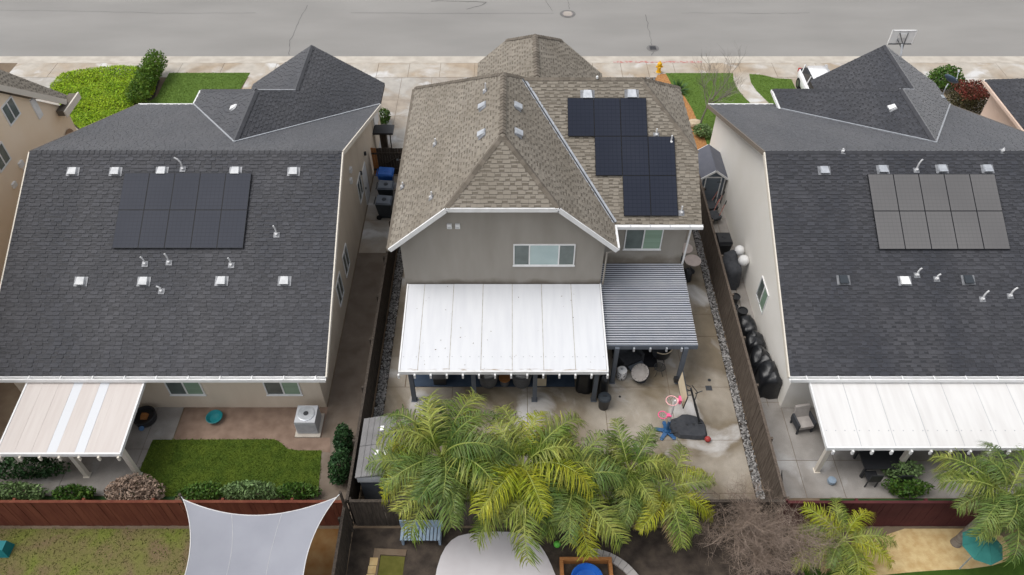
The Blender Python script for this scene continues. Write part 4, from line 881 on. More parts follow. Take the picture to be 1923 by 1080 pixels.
MB().lathe([(.12,.0),(.34,.10),(.48,.24),(.50,.25),(.36,.08),(.12,-.03)], 28, X=X).build('bowl_frame', m_blade, t)
cu = MB().lathe([(.47,.25),(.47,.31),(.40,.27),(.28,.17),(.12,.11),(.02,.10)], 28, X=X).build('cushion', m_taupe, t, smooth=True)
for k in range(12):
    a = k*2*math.pi/12; MB().tube([X@Vector((.1*math.cos(a),.1*math.sin(a),.125)), X@Vector((.28*math.cos(a),.28*math.sin(a),.185)), X@Vector((.46*math.cos(a),.46*math.sin(a),.315))], .008, 4).build('stitch_line', m_char, cu)
t = thing('wire_table', 'small round black wire table beside the papasan chair', 'table', (6.18,19.66,0))
tp = MB().tube([(.23*math.cos(a*math.pi/12),.23*math.sin(a*math.pi/12),.46) for a in range(25)], .012, 5).build('table_top', m_blade, t)
for k in range(-4,5):
    w = math.sqrt(.053-(k*.05)**2); MB().tube([(-w,k*.05,.46),(w,k*.05,.46)], .006, 4).build('wire', m_blade, tp); MB().tube([(k*.05,-w,.462),(k*.05,w,.462)], .006, 4).build('wire', m_blade, tp)
for a in (45,135,225,315): MB().tube([(.2*math.cos(rad(a)),.2*math.sin(rad(a)),.46),(.12*math.cos(rad(a)),.12*math.sin(rad(a)),.25),(.24*math.cos(rad(a)),.24*math.sin(rad(a)),.0)], .011, 5).build('leg', m_blade, t)
t = thing('lounge_chair', 'black lounge chair with curved beige rim under the striped cover', 'chair', (6.35,20.55,0), rad(-25))
m = MB(); N_ = 14
for i in range(N_+1):
    a = rad(-100+i*200/N_); c, s = math.cos(a), math.sin(a); m.v += [Vector((c*.40,s*.40,.28)), Vector((c*.46,s*.44,.72)), Vector((c*.42,s*.40,.72)), Vector((c*.35,s*.35,.30))]
for i in range(N_):
    for j in range(4): m.f.append([i*4+j,(i+1)*4+j,(i+1)*4+(j+1)%4,i*4+(j+1)%4]); m.m.append(0)
sh = m.build('shell', m_blackm, t); MB().tube([(math.cos(rad(-100+i*14.3))*.44,math.sin(rad(-100+i*14.3))*.42,.735) for i in range(15)], .026, 6).build('rim', m_beige, sh)
MB().lathe([(.36,.26),(.38,.32),(.36,.40),(.1,.42)], 20).build('seat', m_char, t)
for a in (40,140,220,320): MB().tube([(.25*math.cos(rad(a)),.25*math.sin(rad(a)),.28),(.33*math.cos(rad(a)),.33*math.sin(rad(a)),0)], .015, 5).build('leg', m_blade, t)
t = thing('recliner', 'dark slate recliner on the black rug under the striped cover', 'chair', (4.95,20.35,0), rad(28))
MB().taper(-.4,-.45,.4,.4,.06,.42,.97).build('seat', m_char, t); MB().slab([(-.38,.3,.4),(.38,.3,.4),(.38,.62,1.0),(-.38,.62,1.0)], (0,-.14,-.03)).build('backrest', m_char, t)
for s in (-1,1): MB().taper(s*.46-.07,-.42,s*.46+.07,.4,.06,.6,.95).build('armrest', m_char, t)
MB().slab([(-.34,-.5,.38),(.34,-.5,.38),(.34,-.95,.3),(-.34,-.95,.3)], (0,0,-.1)).build('footrest', m_slate_paint, t)
# round tables beside the house
for (px, py, lab, r) in ((1301,489,'nearer pinkish-white round bistro table beside the downspout',.39),(1287,466,'farther pinkish-white round bistro table half hidden by the wall',.36)):
    p = G(px, py, .72); t = thing('bistro_table', lab, 'table', (p.x,p.y,0), 0, 'round bistro tables')
    MB().lathe([(r*.97,.69),(r,.7),(r,.73),(r*.97,.735)], 32).build('table_top', m_pinktop, t); MB().lathe([(.035,.03),(.03,.69)], 10).build('pole', m_acgrey, t); MB().lathe([(.22,0),(.2,.02),(.04,.04)], 18).build('foot', m_blade, t)
p = G(1300,518,.0); draped('folded_chair_pile', 'dark folded chair pile against the wall under the bistro table', 'chair', p.x-.3, p.y-.2, .35,.5,.6, m_blackm, 9)
# ------------------------------------------------------------------ basketball hoops
t = thing('portable_hoop', 'portable black basketball hoop with beige backboard leaning over the patio', 'basketball hoop', (7.0,17.0,0))
b = MB(); q = smooth_poly([(6.25,16.5),(7.55,16.38),(7.72,16.5),(7.72,17.2),(7.5,17.45),(6.9,17.62),(6.6,17.4),(6.25,17.3)], 1)
n = len(q); b.add([(x,y,.02) for x,y in [(v[0],v[1]) for v in [Vector((*p,0)) if len(p)==2 else p for p in q]]]+[(7+(v[0]-7)*.88,17+(v[1]-17)*.86,.17) for v in [Vector((*p,0)) if len(p)==2 else p for p in q]],
     [tuple(range(n))[::-1], tuple(range(n,2*n))]+[(i,(i+1)%n,n+(i+1)%n,n+i) for i in range(n)])
bs = b.build('base', m_char, t, True); MB().lathe([(.04,.17),(.05,.19),(.03,.195)], 12, (6.95,17.0,0)).build('fill_cap', m_blackm, bs); MB().lathe([(.04,.17),(.05,.19),(.03,.195)], 12, (7.2,17.02,0)).build('fill_cap', m_blackm, bs)
for y in (16.65,16.85,17.05,17.22): MB().bar((6.22,y,.10),(6.52,y,.18),.03,.03).build('grip_bar', m_blackm, bs)
pb, pt = Vector((7.48,17.12,.14)), Vector((6.86,17.45,2.0))
MB().box(7.4,17.04,.15,7.56,17.2,.22).build('socket', m_blackm, bs)
po = MB().tube([pb, pb.lerp(pt,.55)], .05, 10).tube([pb.lerp(pt,.5), pt], .04, 10).build('pole', m_blade, t, True)
for s in (-1,1):
    MB().tube([pt+Vector((.0,s*.08,0)), Vector((6.56,17.4+s*.2,2.1))], .02, 6).build('arm', m_blade, t, True); MB().tube([pb.lerp(pt,.86)+Vector((0,s*.08,0)), Vector((6.56,17.4+s*.2,1.85))], .02, 6).build('arm', m_blade, t, True)
MB().tube([pt+Vector((.05,.1,.05)), Vector((7.2,17.55,1.6)), pb.lerp(pt,.62)], .018, 6).tube([Vector((7.12,17.52,1.55)), Vector((7.4,17.6,1.62))], .02, 6).build('height_lever', m_blade, t, True)
bb = MB().slab([(6.5,16.75,1.66),(6.5,17.98,1.66),(6.56,17.98,2.42),(6.56,16.75,2.42)], (.03,0,0)).build('backboard', m_beige, t, True)
for a, c in (((6.51,16.75,1.66),(6.51,17.98,1.66)),((6.57,16.75,2.42),(6.57,17.98,2.42)),((6.51,16.75,1.66),(6.57,16.75,2.42)),((6.51,17.98,1.66),(6.57,17.98,2.42))): MB().bar(a, c, .035, .035).build('board_edge', m_blade, bb)
t2 = tag(MB().lathe([(.02,-.125),(.08,-.1),(.12,-.04),(.125,0),(.12,.04),(.08,.1),(.02,.125)], 18, (0,0,.125)).build('ball', m_redball, smooth=True, loc=(*G(1328,828)[:2],0)), 'red ball at the corner of the portable hoop base', 'ball')
t = thing('toy_hoop', 'toy basketball hoop with blue star base and two pink rims', 'basketball hoop', (6.12,16.78,0))
b = MB()
for a in (20,95,165,235,310):
    c, s = math.cos(rad(a)), math.sin(rad(a)); b.slab([(-s*.1,c*.1,.12),(c*.40-s*.06,s*.40+c*.06,.05),(c*.40+s*.06,s*.40-c*.06,.05),(s*.1,-c*.1,.12)][::-1], (0,0,-.05)); b.lathe([(.08,.0),(.08,.05),(.05,.06)], 12, (c*.4,s*.4,0))
b.lathe([(.15,.02),(.13,.14),(.07,.2)], 14); b.build('base', m_bluekid, t)
pl = MB().tube([(0,0,.15),(.02,.02,1.2),(.03,.03,2.1)], [.05,.045,.04], 10).build('pole', m_cushion, t)
MB().tube([(0.01,.0,.15),(.015,.01,.75)], .06, 10).build('pole_sleeve', m_bluekid, pl)
def rim(cx, cy, cz, r, mat, px_, py_):
    rr = MB().tube([(cx+r*math.cos(a*math.pi/12),cy+r*math.sin(a*math.pi/12),cz) for a in range(25)], .019, 6).bar((cx+r*px_,cy+r*py_,cz),(cx+(r+.16)*px_,cy+(r+.16)*py_,cz+.0),.14,.05).build('rim', mat, t)
    k = MB()
    for i in range(12):
        a = i*math.pi/6; k.tube([(cx+r*math.cos(a),cy+r*math.sin(a),cz),(cx+r*.6*math.cos(a+.4),cy+r*.6*math.sin(a+.4),cz-.22)], .005, 4); k.tube([(cx+r*math.cos(a),cy+r*math.sin(a),cz),(cx+r*.6*math.cos(a-.4),cy+r*.6*math.sin(a-.4),cz-.22)], .005, 4)
    k.build('net', m_cushion, rr)
rim(-.09,.02,2.1,.22,m_palepink,1,.1); rim(-.30,.02,1.15,.17,m_pink,1,-.05)
MB().box(.16,-.08,2.0,.24,.14,2.25).build('bracket', m_pink, t)
t = thing('street_hoop', 'basketball hoop with clear backboard standing at the kerb', 'basketball hoop', (23.15,41.45,0))
MB().tube([(0,0,0),(0,.0,2.4),(-.05,.25,3.0)], .06, 10).build('pole', m_metal, t)
bb = MB().box(-.68,.62,2.8,.68,.66,3.65).build('backboard', M('acrylic_board', (.62,.63,.64), (.7,.71,.72), 3, .2, spec=.6), t)
for a in ((-.70,.60,2.77,.70,.68,2.83),(-.70,.60,3.63,.70,.68,3.67),(-.73,.60,2.77,-.67,.68,3.67),(.67,.60,2.77,.73,.68,3.67),(-.27,.60,2.83,-.23,.68,3.63),(.23,.60,2.83,.27,.68,3.63)): MB().box(*a).build('board_frame', m_blade if a[2] < 2.8 and a[3]-a[0] > 1 else (m_acgrey if abs(a[0]) < .5 else m_white), bb)
MB().box(-.27,.59,3.2,.27,.615,3.45).build('target_square', m_white, bb)
for s in (-1,1): MB().tube([(0,.1,2.7),(s*.25,.6,3.1)], .025, 6).tube([(0,.2,2.95),(s*.25,.6,3.5)], .025, 6).build('arm', m_blade, t)
MB().tube([(.23*math.cos(a*math.pi/10),.95+.23*math.sin(a*math.pi/10),3.0) for a in range(21)], .02, 6).build('rim', m_redball, t)
MB().box(-.4,-.5,0,.4,.3,.2).build('base', m_blackm, t)
# ------------------------------------------------------------------ bins, side-yard clutter
def wheelie(x, y, rz, label, bodym, lidm, cat='bin', grp='wheelie bins'):
    t = thing('wheelie_bin', label, cat, (x,y,0), rz, grp)
    m = MB(); m.add([(-.26,-.28,.08),(.26,-.28,.08),(.26,.28,.08),(-.26,.28,.08),(-.33,-.38,1.0),(.33,-.38,1.0),(.33,.4,1.0),(-.33,.4,1.0)], [(0,3,2,1),(4,5,6,7),(0,1,5,4),(1,2,6,5),(2,3,7,6),(3,0,4,7)]); m.build('body', bodym, t)
    m = MB(); m.add([(-.35,-.42,1.0),(.35,-.42,1.0),(.35,.4,1.02),(-.35,.4,1.02),(-.3,-.34,1.08),(.3,-.34,1.08),(.32,.36,1.12),(-.32,.36,1.12)], [(0,3,2,1),(4,5,6,7),(0,1,5,4),(1,2,6,5),(2,3,7,6),(3,0,4,7)])
    l = m.build('lid', lidm, t); MB().lathe([(.12,.0),(.11,.02),(.05,.025)], 16, (0,-.02,1.10)).build('emblem', bodym, l)
    MB().tube([(-.28,.46,1.0),(.28,.46,1.0)], .025, 8).build('handle', bodym, t)
    for s in (-1,1): MB().tube([(s*.27,.3,.13),(s*.35,.3,.13)], .13, 14).build('wheel', m_tyre, t)
wheelie(-6.62,32.05,rad(90),'bright blue wheelie bin in front of the dark side gate',m_blue,m_blue); wheelie(-6.5,30.95,rad(90),'grey-lidded wheelie bin next to the blue bin',m_bindk,m_binlid); wheelie(-6.45,29.75,rad(88),'grey-lidded wheelie bin farthest from the side gate',m_bindk,m_binlid)
p = G(715,262,1.6); t = thing('raised_tray', 'black rectangular tray raised on a brown post beyond the side gate', 'tray', (-7.0,35.0,0))
MB().box(-.55,-.4,1.55,.55,.4,1.66).build('tray', m_blackm, t); MB().box(-.25,-.1,0,.1,.25,1.55).build('post', m_wood_dk, t); MB().bar((.3,.0,0),(.3,.1,1.55),.05,.05).build('post', m_wood_dk, t)
wheelie(10.15,26.95,rad(180),'black wheelie bin against the fence near the blue shed',m_blackm,m_blackm,'bin','wheelie bins')
draped('covered_grill', 'large charcoal covered grill beside the cream wall', 'grill', 10.22,25.3,.8,1.6,1.15, m_char, 11, group='covered things along the cream wall')
for i, (x, y, r) in enumerate(((10.62,25.9,.24),(10.66,25.2,.26))): tag(MB().lathe([(.1*r/.25,0),(r*.8,.1),(r,.26),(r*.8,.42),(r*.3,.5)], 20).build('white_globe', m_white, smooth=True, loc=(x,y,1.0 if i else .95)), ('farther' if i == 0 else 'nearer')+' white round globe beside the charcoal covered grill', 'globe', 'white globes')
def pot(x, y, r, h, label, mat=None):
    o = MB().lathe([(r*.7,0),(r*.95,h*.8),(r*1.05,h*.82),(r*1.05,h),(r*.9,h),(r*.86,h*.9),(.02,h*.88)], 20).build('black_planter', mat or m_blackm, loc=(x,y,0)); tag(o, label, 'planter', 'black planters along the cream wall')
pot(10.2,23.75,.2,.4,'small black planter beside the large charcoal grill'); pot(10.05,23.2,.16,.34,'smallest black planter against the brown fence'); pot(10.3,22.8,.22,.5,'black planter between the small planters and the covered heap')
draped('covered_heap', 'black covered heap first in the row along the cream wall', 'cover', 10.32,21.9,.75,1.0,.7, m_black, 12, group='covered things along the cream wall')
draped('covered_heap', 'black bagged heap second in the row along the cream wall', 'cover', 10.42,20.9,.8,.9,.85, m_black, 13, group='covered things along the cream wall')
draped('covered_heap', 'shiny black bagged heap third in the row along the cream wall', 'cover', 10.42,19.9,.85,1.0,.95, m_black, 14, .8, group='covered things along the cream wall')
draped('covered_heap', 'big shiny black bagged heap nearest the ivory cover', 'cover', 10.55,18.95,.9,1.15,1.05, m_black, 15, .8, group='covered things along the cream wall')
for i, y in enumerate((30.2,29.4)):
    t = thing('hand_cart', ('red-handled cart nearest the blue shed' if i == 0 else 'red-handled cart lying toward the black wheelie bin'), 'cart', (10.25,y,0), rad(15+i*10), 'red-handled carts')
    MB().taper(-.25,-.3,.2,.25,.2,.42,1.15).build('tray', m_char, t)
    for s in (-1,1): MB().tube([(.1,s*.22,.35),(.55,s*.24+.25,.95)], .018, 6).build('handle', M('cart_red_%d%d' % (i,s+1), (.42,.17,.14), rough=.6), t); MB().tube([(.5,s*.24+.22,.88),(.62,s*.24+.29,1.05)], .026, 6).build('grip', m_blackm, t)
    MB().tube([(-.3,-.06,.16),(-.3,.06,.16)], .16, 14).build('wheel', m_tyre, t)
# ------------------------------------------------------------------ left back yard things
t = thing('air_conditioner', 'pale grey air conditioner unit by the left house rear corner', 'air conditioner', (-8.05,17.05,0))
MB().box(-.5,-.55,.0,.5,.55,.08).build('pad', m_kerb, t); MB().box(-.4,-.4,.08,.4,.4,.85).build('housing', m_acgrey, t)
for k in range(10): MB().box(-.41,-.412,.15+k*.065,.41,-.402,.18+k*.065).build('louvre', m_metal, t)
MB().lathe([(.33,.85),(.33,.88),(.30,.89)], 24).build('fan_guard', m_metal, t); MB().lathe([(.1,.89),(.1,.91)], 14).build('fan_hub', m_blade, t)
t = MB().lathe([(.18,0),(.25,.08),(.33,.22),(.31,.23),(.2,.1),(.02,.06)], 24).build('bowl', m_teal, loc=(*G(405,788)[:2],0)); tag(t, 'teal bowl on the brown pavers under the left house', 'bowl')
p = G(276,790); t = thing('fire_pit', 'round dark fire pit at the corner of the pinkish cover', 'fire pit', (p.x,p.y,0)); MB().lathe([(.3,0),(.42,.1),(.46,.4),(.42,.42),(.38,.3),(.02,.25)], 22).build('bowl', m_blackm, t); MB().taper(-.14,-.14,.14,.14,.26,.44,.6).build('embers', m_wood_or, t); MB().tube([(0,-.5,.2),(.05,-.52,.24)], .1, 12).build('bucket', m_bluekid, t)
t = thing('garden_chair', 'taupe garden chair beside the ivory cover', 'chair', (11.5,17.0,0), rad(190))
MB().taper(-.3,-.3,.3,.3,.3,.45,1.0).build('seat', m_taupe, t); MB().slab([(-.3,-.3,.45),(.3,-.3,.45),(.3,-.45,.95),(-.3,-.45,.95)], (0,.1,0)).build('backrest', m_taupe, t)
for s in (-1,1):
    MB().box(s*.34-.04,-.3,.3,s*.34+.04,.3,.62).build('armrest', m_char, t)
    for y in (-.27,.27): MB().box(s*.3-.03,y-.03,0,s*.3+.03,y+.03,.3).build('leg', m_char, t)
t = thing('dining_set', 'dark dining table under the ivory cover', 'table', (14.0,15.2,0)); MB().box(-.9,-.5,.68,.9,.5,.74).build('table_top', m_blackm, t)
for s in (-1,1):
    for y in (-.4,.4): MB().box(s*.8-.04,y-.04,0,s*.8+.04,y+.04,.68).build('leg', m_blade, t)
for i, x in enumerate((13.4,14.5)):
    t = thing('dining_chair', ('left' if i == 0 else 'right')+' black chair at the dark dining table', 'chair', (x,14.55,0), 0, 'black dining chairs'); MB().box(-.22,-.22,.42,.22,.22,.47).build('seat', m_blackm, t); MB().box(-.22,-.25,.47,.22,-.21,.9).build('backrest', m_blackm, t)
    for sx in (-1,1):
        for sy in (-1,1): MB().box(sx*.19-.02,sy*.19-.02,0,sx*.19+.02,sy*.19+.02,.42).build('leg', m_blade, t)
t = MB().lathe([(.12,0),(.16,.1),(.15,.2),(.05,.22)], 18).build('blue_tub', m_ltblue, loc=(*G(1560,906)[:2],0)); tag(t, 'pale blue tub on the dark turf strip', 'tub')
t = thing('wire_trellis', 'small black wire trellis leaning by the brown fence end', 'trellis', (10.0,14.0,0), rad(70))
for k in range(6): MB().tube([(k*.1,0,0),(k*.1,.25,.9)], .008, 4).build('wire', m_blade, t); MB().tube([(0,k*.05,k*.18),(.5,k*.05,k*.18)], .008, 4).build('wire', m_blade, t)
# ------------------------------------------------------------------ rear-neighbour things
C0, C1 = G(344,938,2.7), G(632,934,2.7); C2, C3 = Vector((-6.1,8.3,2.9)), Vector((-10.2,8.3,2.9))
t = thing('shade_sail', 'pale grey shade sail stretched in front of the reddish fence', 'shade sail', (-8.4,10.5,0)); N_ = 18; m = MB()
for i in range(N_+1):
    for j in range(N_+1):
        u, v = i/N_, j/N_; iu = 4*u*(1-u); iv = 4*v*(1-v); u2 = u+(.5-u)*.20*iv; v2 = v+(.5-v)*.30*iu
        p = (C0*(1-u2)+C1*u2)*(1-v2)+(C3*(1-u2)+C2*u2)*v2; m.v.append(p+Vector((0,0,-.25*iu*iv)))
for i in range(N_):
    for j in range(N_): a = i*(N_+1)+j; m.f.append([a,a+N_+1,a+N_+2,a+1]); m.m.append(0)
cnp = m.build('canopy', m_sail, t, True, smooth=True)
for q_ in (6,12):
    MB().tube([m.v[q_*(N_+1)+j]+Vector((0,0,.004)) for j in range(N_+1)], .005, 4).build('seam', m_cushion, cnp)
for ed_ in ([i*(N_+1) for i in range(N_+1)], [i*(N_+1)+N_ for i in range(N_+1)], list(range(N_+1)), [N_*(N_+1)+j for j in range(N_+1)]): MB().tube([m.v[i] for i in ed_], .016, 5).build('hem', m_cushion, cnp)
for c, dx, dy in ((C0,-.12,.12),(C1,.12,.12),(C2,.2,-.2),(C3,-.2,-.2)):
    MB().tube([c, c+Vector((dx,dy,.05))], .012, 6).build('cable', m_metal, t, True); MB().tube([c+Vector((dx,dy,-2.75)), c+Vector((dx,dy,.12))], .05, 10).build('pole', m_wood_dk if dy > 0 else m_metal, t, True)
t = thing('sandbox', 'orange wood-framed box with blue tub inside at bottom edge', 'sandbox', (2.55,10.9,0))
for a in ((-.9,.5,0,.9,.62,.3),(-.9,-1.2,0,-.78,.5,.3),(.78,-1.2,0,.9,.5,.3),(-.78,-1.2,0,.78,-1.08,.3)): MB().box(*a).build('side_board', m_wood_or, t)
MB().lathe([(.45,.02),(.56,.3),(.52,.3),(.42,.08),(.02,.07)], 24, (0,-.15,0)).build('blue_tub', m_blue, t)
t = thing('slatted_bench', 'light blue slatted bench against the dark back fence', 'bench', (-3.2,12.3,0))
for k in range(11): MB().box(-.72+k*.13,-.25,.42,-.62+k*.13,.25,.46).build('slat', m_ltblue, t)
for s in (-1,1): MB().box(s*.65-.04,-.22,0,s*.65+.04,.22,.42).build('leg', m_ltblue, t)
MB().box(-.75,.25,.46,.75,.29,.9).build('backrest', m_ltblue, t)
t = thing('patio_umbrella', 'teal octagonal patio umbrella at lower right', 'umbrella', (*G(1850,1020,2.0)[:2],0))
MB().tube([(0,0,0),(0,0,2.2)], .025, 8).build('pole', m_metal, t); cn = MB().lathe([(.66,1.8),(.4,2.02),(.03,2.2)], 8).build('canopy', m_tealcan, t)
for k in range(8): a = (k+.0)*math.pi/4; MB().tube([(.66*math.cos(a),.66*math.sin(a),1.80),(.4*math.cos(a),.4*math.sin(a),2.03),(.03*math.cos(a),.03*math.sin(a),2.21)], .01, 4).build('rib', m_tealcan, cn)
t = thing('rocking_toy', 'teal and white toy slide at the lower left edge', 'toy', (*G(12,1035)[:2],0)); MB().taper(-.2,-.25,.2,.25,0,.45,.7).build('body', m_teal, t); MB().slab([(-.15,.0,.4),(-.15,.25,.4),(-.8,.25,.1),(-.8,.0,.1)], (0,0,-.04)).build('slide', m_cushion, t)
tag(MB().lathe([(.02,0),(.1,.03),(.13,.13),(.1,.22),(.02,.26)], 16).build('toy_ball', M('lime_green', (.12,.45,.06), rough=.5), smooth=True, loc=(*G(1046,1025)[:2],0)), 'lime green ball on the pale patio edge', 'ball')
# ------------------------------------------------------------------ street things
p = G(1237,138); t = thing('fire_hydrant', 'yellow fire hydrant on a concrete pad by the sidewalk', 'fire hydrant', (p.x,p.y+.1,0.005))
MB().lathe([(.3,0),(.3,.03),(.28,.035)], 4).build('pad', m_walk, t); MB().lathe([(.17,.03),(.17,.08),(.12,.09),(.12,.5),(.15,.52),(.15,.56)], 16).build('barrel', m_yellow, t); MB().lathe([(.15,.56),(.14,.66),(.07,.74),(.03,.8)], 16).build('bonnet', m_yellow, t)
for dx, dy in ((1,0),(-1,0),(0,-1)): MB().tube([(dx*.1,dy*.1,.42),(dx*.22,dy*.22,.42)], .06, 10).build('outlet_cap', m_yellow, t)
t = thing('parked_car', 'white parked hatchback on the driveway of the right house', 'car', (18.55,40.35,0))
# body lofted along its length (rear of the car towards the street, +Y)
secs = [(-2.2,.62,.35,.62),(-2.1,.78,.22,.74),(-1.5,.86,.2,.86),(-.8,.88,.2,.93),(.5,.89,.2,.95),(1.5,.88,.22,.98),(2.0,.84,.26,1.0),(2.2,.74,.36,.92)]
def loft(secs, ring):
    m = MB(); k = None
    for s in secs:
        r = ring(*s); k = len(r); m.v += [Vector(q) for q in r]
    for i in range(len(secs)-1):
        for j in range(k): m.f.append([i*k+j,i*k+(j+1)%k,(i+1)*k+(j+1)%k,(i+1)*k+j]); m.m.append(0)
    m.f += [list(range(k))[::-1], [(len(secs)-1)*k+j for j in range(k)]]; m.m += [0,0]; return m
loft(secs, lambda y,w,z0,z1: [(-w*.9,y,z0),(w*.9,y,z0),(w,y,z0+.2),(w,y,z1-.18),(w*.93,y,z1-.02),(w*.6,y,z1+.02),(-w*.6,y,z1+.02),(-w*.93,y,z1-.02),(-w,y,z1-.18),(-w,y,z0+.2)]).build('body', m_carpaint, t, smooth=True)
loft([(-1.15,.76,.93,.98),(-.35,.70,.93,1.40),(.6,.69,.95,1.46),(1.5,.68,.97,1.40),(2.02,.70,.98,1.05)], lambda y,w,z0,z1: [(-w-.08,y,z0),(w+.08,y,z0),(w-.03,y,z1-.06),(w-.14,y,z1),(-w+.14,y,z1),(-w+.03,y,z1-.06)]).build('cabin_glass', m_carglass, t, smooth=False)
loft([(-.42,.56,1.38,1.42),(.2,.62,1.45,1.475),(1.0,.62,1.45,1.475),(1.58,.58,1.36,1.42)], lambda y,w,z0,z1: [(-w,y,z0),(w,y,z0),(w,y,z1),(w*.5,y,z1+.02),(-w*.5,y,z1+.02),(-w,y,z1)]).build('roof', m_carpaint, t, smooth=True)
for s in (-1,1):
    for y, a in ((1.62,.0),(.35,.0)): MB().bar((s*.76,y-.05,.95),(s*.62,y+.1 if y > 1 else y,1.42),.05,.16).build('pillar', m_carpaint, t)
    for y in (-1.4,1.4):
        w = MB().tube([(s*.72,y,.33),(s*.9,y,.33)], .34, 22).build('wheel', m_tyre, t); MB().tube([(s*.88,y,.33),(s*.912,y,.33)], .2, 14).build('rim', m_rim, w)
    MB().box(min(s*.62,s*.83),2.02,.72,max(s*.62,s*.83),2.17,.95).build('tail_lamp', m_tail, t)
    MB().box(min(s*.9,s*1.02),-.62,.92,max(s*.9,s*1.02),-.5,1.05).build('mirror', m_carpaint, t)
# ------------------------------------------------------------------ planting helpers
def rdir(r):
    while True:
        v = Vector((r.uniform(-1,1), r.uniform(-1,1), r.uniform(-1,1)))
        if .05 < v.length < 1: return v.normalized()
def leaves(mb, r, pts, size, up=.3):
    for c in pts:
        n = (rdir(r)+Vector((0,0,up))).normalized(); a = n.orthogonal().normalized(); a = (Matrix.Rotation(r.uniform(0,6.28),3,n) @ a); b = n.cross(a); s = size*r.uniform(.6,1.3)
        c = Vector(c); mb.add([c-a*s, c+b*s*.45, c+a*s, c-b*s*.45], [(0,1,2,3)])
def blob_pts(r, c, R, n, shell=.55, lumps=7):
    c = Vector(c); lp = [(rdir(r), r.uniform(.75,1.15)) for _ in range(lumps)]; out = []
    for _ in range(n):
        d = rdir(r); k = 1+.22*max(0, max(d.dot(q)*w for q, w in lp)-.7)*3-.12; s = (shell+(1-shell)*r.random())*k
        p = Vector((d.x*R[0]*s, d.y*R[1]*s, d.z*R[2]*s))
        if p.z > -R[2]*.85: out.append(c+p)
    return out
def bush(name, label, cat, loc, R, n, size, mat, seed, group=None, stem=True):
    r = random.Random(seed); t = thing(name, label, cat, loc, 0, group); mb = MB(); leaves(mb, r, blob_pts(r, (0,0,R[2]*.95), R, n), size); mb.build('foliage', mat, t)
    m = MB()
    for k in range(7): d = rdir(r); m.tube([(0,0,0),(d.x*R[0]*.3,d.y*R[1]*.3,R[2]*.6),(d.x*R[0]*.7,d.y*R[1]*.7,R[2]*1.2)], [.03,.02,.008], 5)
    m.build('stem', m_twig, t); return t
def twig_tree(name, label, cat, loc, height, spread, levels, nb, mat, seed, r0=.05, first=6, droop=.0, group=None):
    r = random.Random(seed); t = thing(name, label, cat, loc, 0, group); tr = MB(); br = MB()
    def grow(p, d, L, rad_, lev):
        pts = [p]; q = p
        for k in range(3): d = (d+rdir(r)*.22+Vector((0,0,.06-droop*lev))).normalized(); q = q+d*L/3; pts.append(q)
        (tr if lev == 0 else br).tube(pts, [rad_, rad_*.85, rad_*.7, rad_*.5], 5 if lev < 2 else 3, False)
        if lev < levels:
            for k in range(nb if lev else first):
                f = r.uniform(.3,1); i = min(2,int(f*3)); s = pts[i].lerp(pts[i+1], f*3-i); nd = (d*.55+rdir(r)*spread+Vector((0,0,.2))).normalized(); grow(s, nd, L*r.uniform(.55,.8), rad_*.5, lev+1)
    grow(Vector((0,0,0)), Vector((.05,.02,1)), height*.5, r0, 0)
    tr.build('trunk', mat, t); br.build('branches', mat, t); return t
# ------------------------------------------------------------------ palms
def frond_mesh(name, L, e0, droop, seed, mat, leaf=.92, dens=84, hang=.95):
    """arched rachis with two rows of drooping leaflets, along +X"""
    r = random.Random(seed); mb = MB(); N_ = 16; pts = []; p = Vector((0,0,0)); side = r.uniform(-.25,.25)
    for i in range(N_+1):
        pts.append(p.copy()); f = i/N_; el = e0-droop*f**1.25; az = side*f*f; p = p+Vector((math.cos(el)*math.cos(az), math.cos(el)*math.sin(az), math.sin(el)))*L/N_
    mb.mi = 1; mb.tube(pts, [.032*(1-.85*i/N_) for i in range(N_+1)], 5, False); mb.mi = 0
    for k in range(dens):
        f = .14+.86*k/dens; i = min(N_-1,int(f*N_)); c = pts[i].lerp(pts[i+1], f*N_-i); t = (pts[i+1]-pts[i]).normalized(); sd = t.cross(Vector((0,0,1))).normalized(); up = sd.cross(t)
        l = leaf*(1-.55*abs(f-.42)**1.4*2.0)*r.uniform(.85,1.1)*(.55 if f > .95 else 1)
        for s in (-1,1):
            if r.random() < .07: continue
            l2 = l*r.uniform(.7,1.15); out = (sd*s*r.uniform(.6,1.0)+t*r.uniform(.25,.85)+up*r.uniform(-.25,.6)).normalized(); w = .0135*r.uniform(.75,1.3)
            q0 = c; q1 = c+out*l2*.38; d2 = (out+Vector((0,0,-hang*r.uniform(.6,1.2)))).normalized(); q2 = q1+d2*l2*.36; d3 = (d2+Vector((0,0,-hang*1.3))).normalized(); q3 = q2+d3*l2*.30
            a = out.cross(up).normalized()*w if out.cross(up).length > .01 else t*w
            mb.add([q0-a*.6,q0+a*.6,q1-a,q1+a,q2-a*.8,q2+a*.8,q3], [(0,1,3,2),(2,3,5,4),(4,5,6)])
    me = bpy.data.meshes.new(name); me.from_pydata([tuple(v) for v in mb.v], [], mb.f); me.materials.append(mat); me.materials.append(m_rachis); me.polygons.foreach_set('material_index', mb.m); me.update(); return me
FR = {}
def frond_set(key, mat, L):
    FR[key] = [frond_mesh('frond', L*k, rad(e), rad(d), 100+i*7+len(FR), mat) for i, (k, e, d) in enumerate(((1,55,110),(1.05,38,95),(.95,24,85),(1.0,10,70),(.85,70,120),(.92,0,60)))]
frond_set('g', m_frond, 2.75); frond_set('y', m_frondy, 2.6); frond_set('d', m_frondd, 2.6); frond_set('b', m_deadfrond, 2.2)
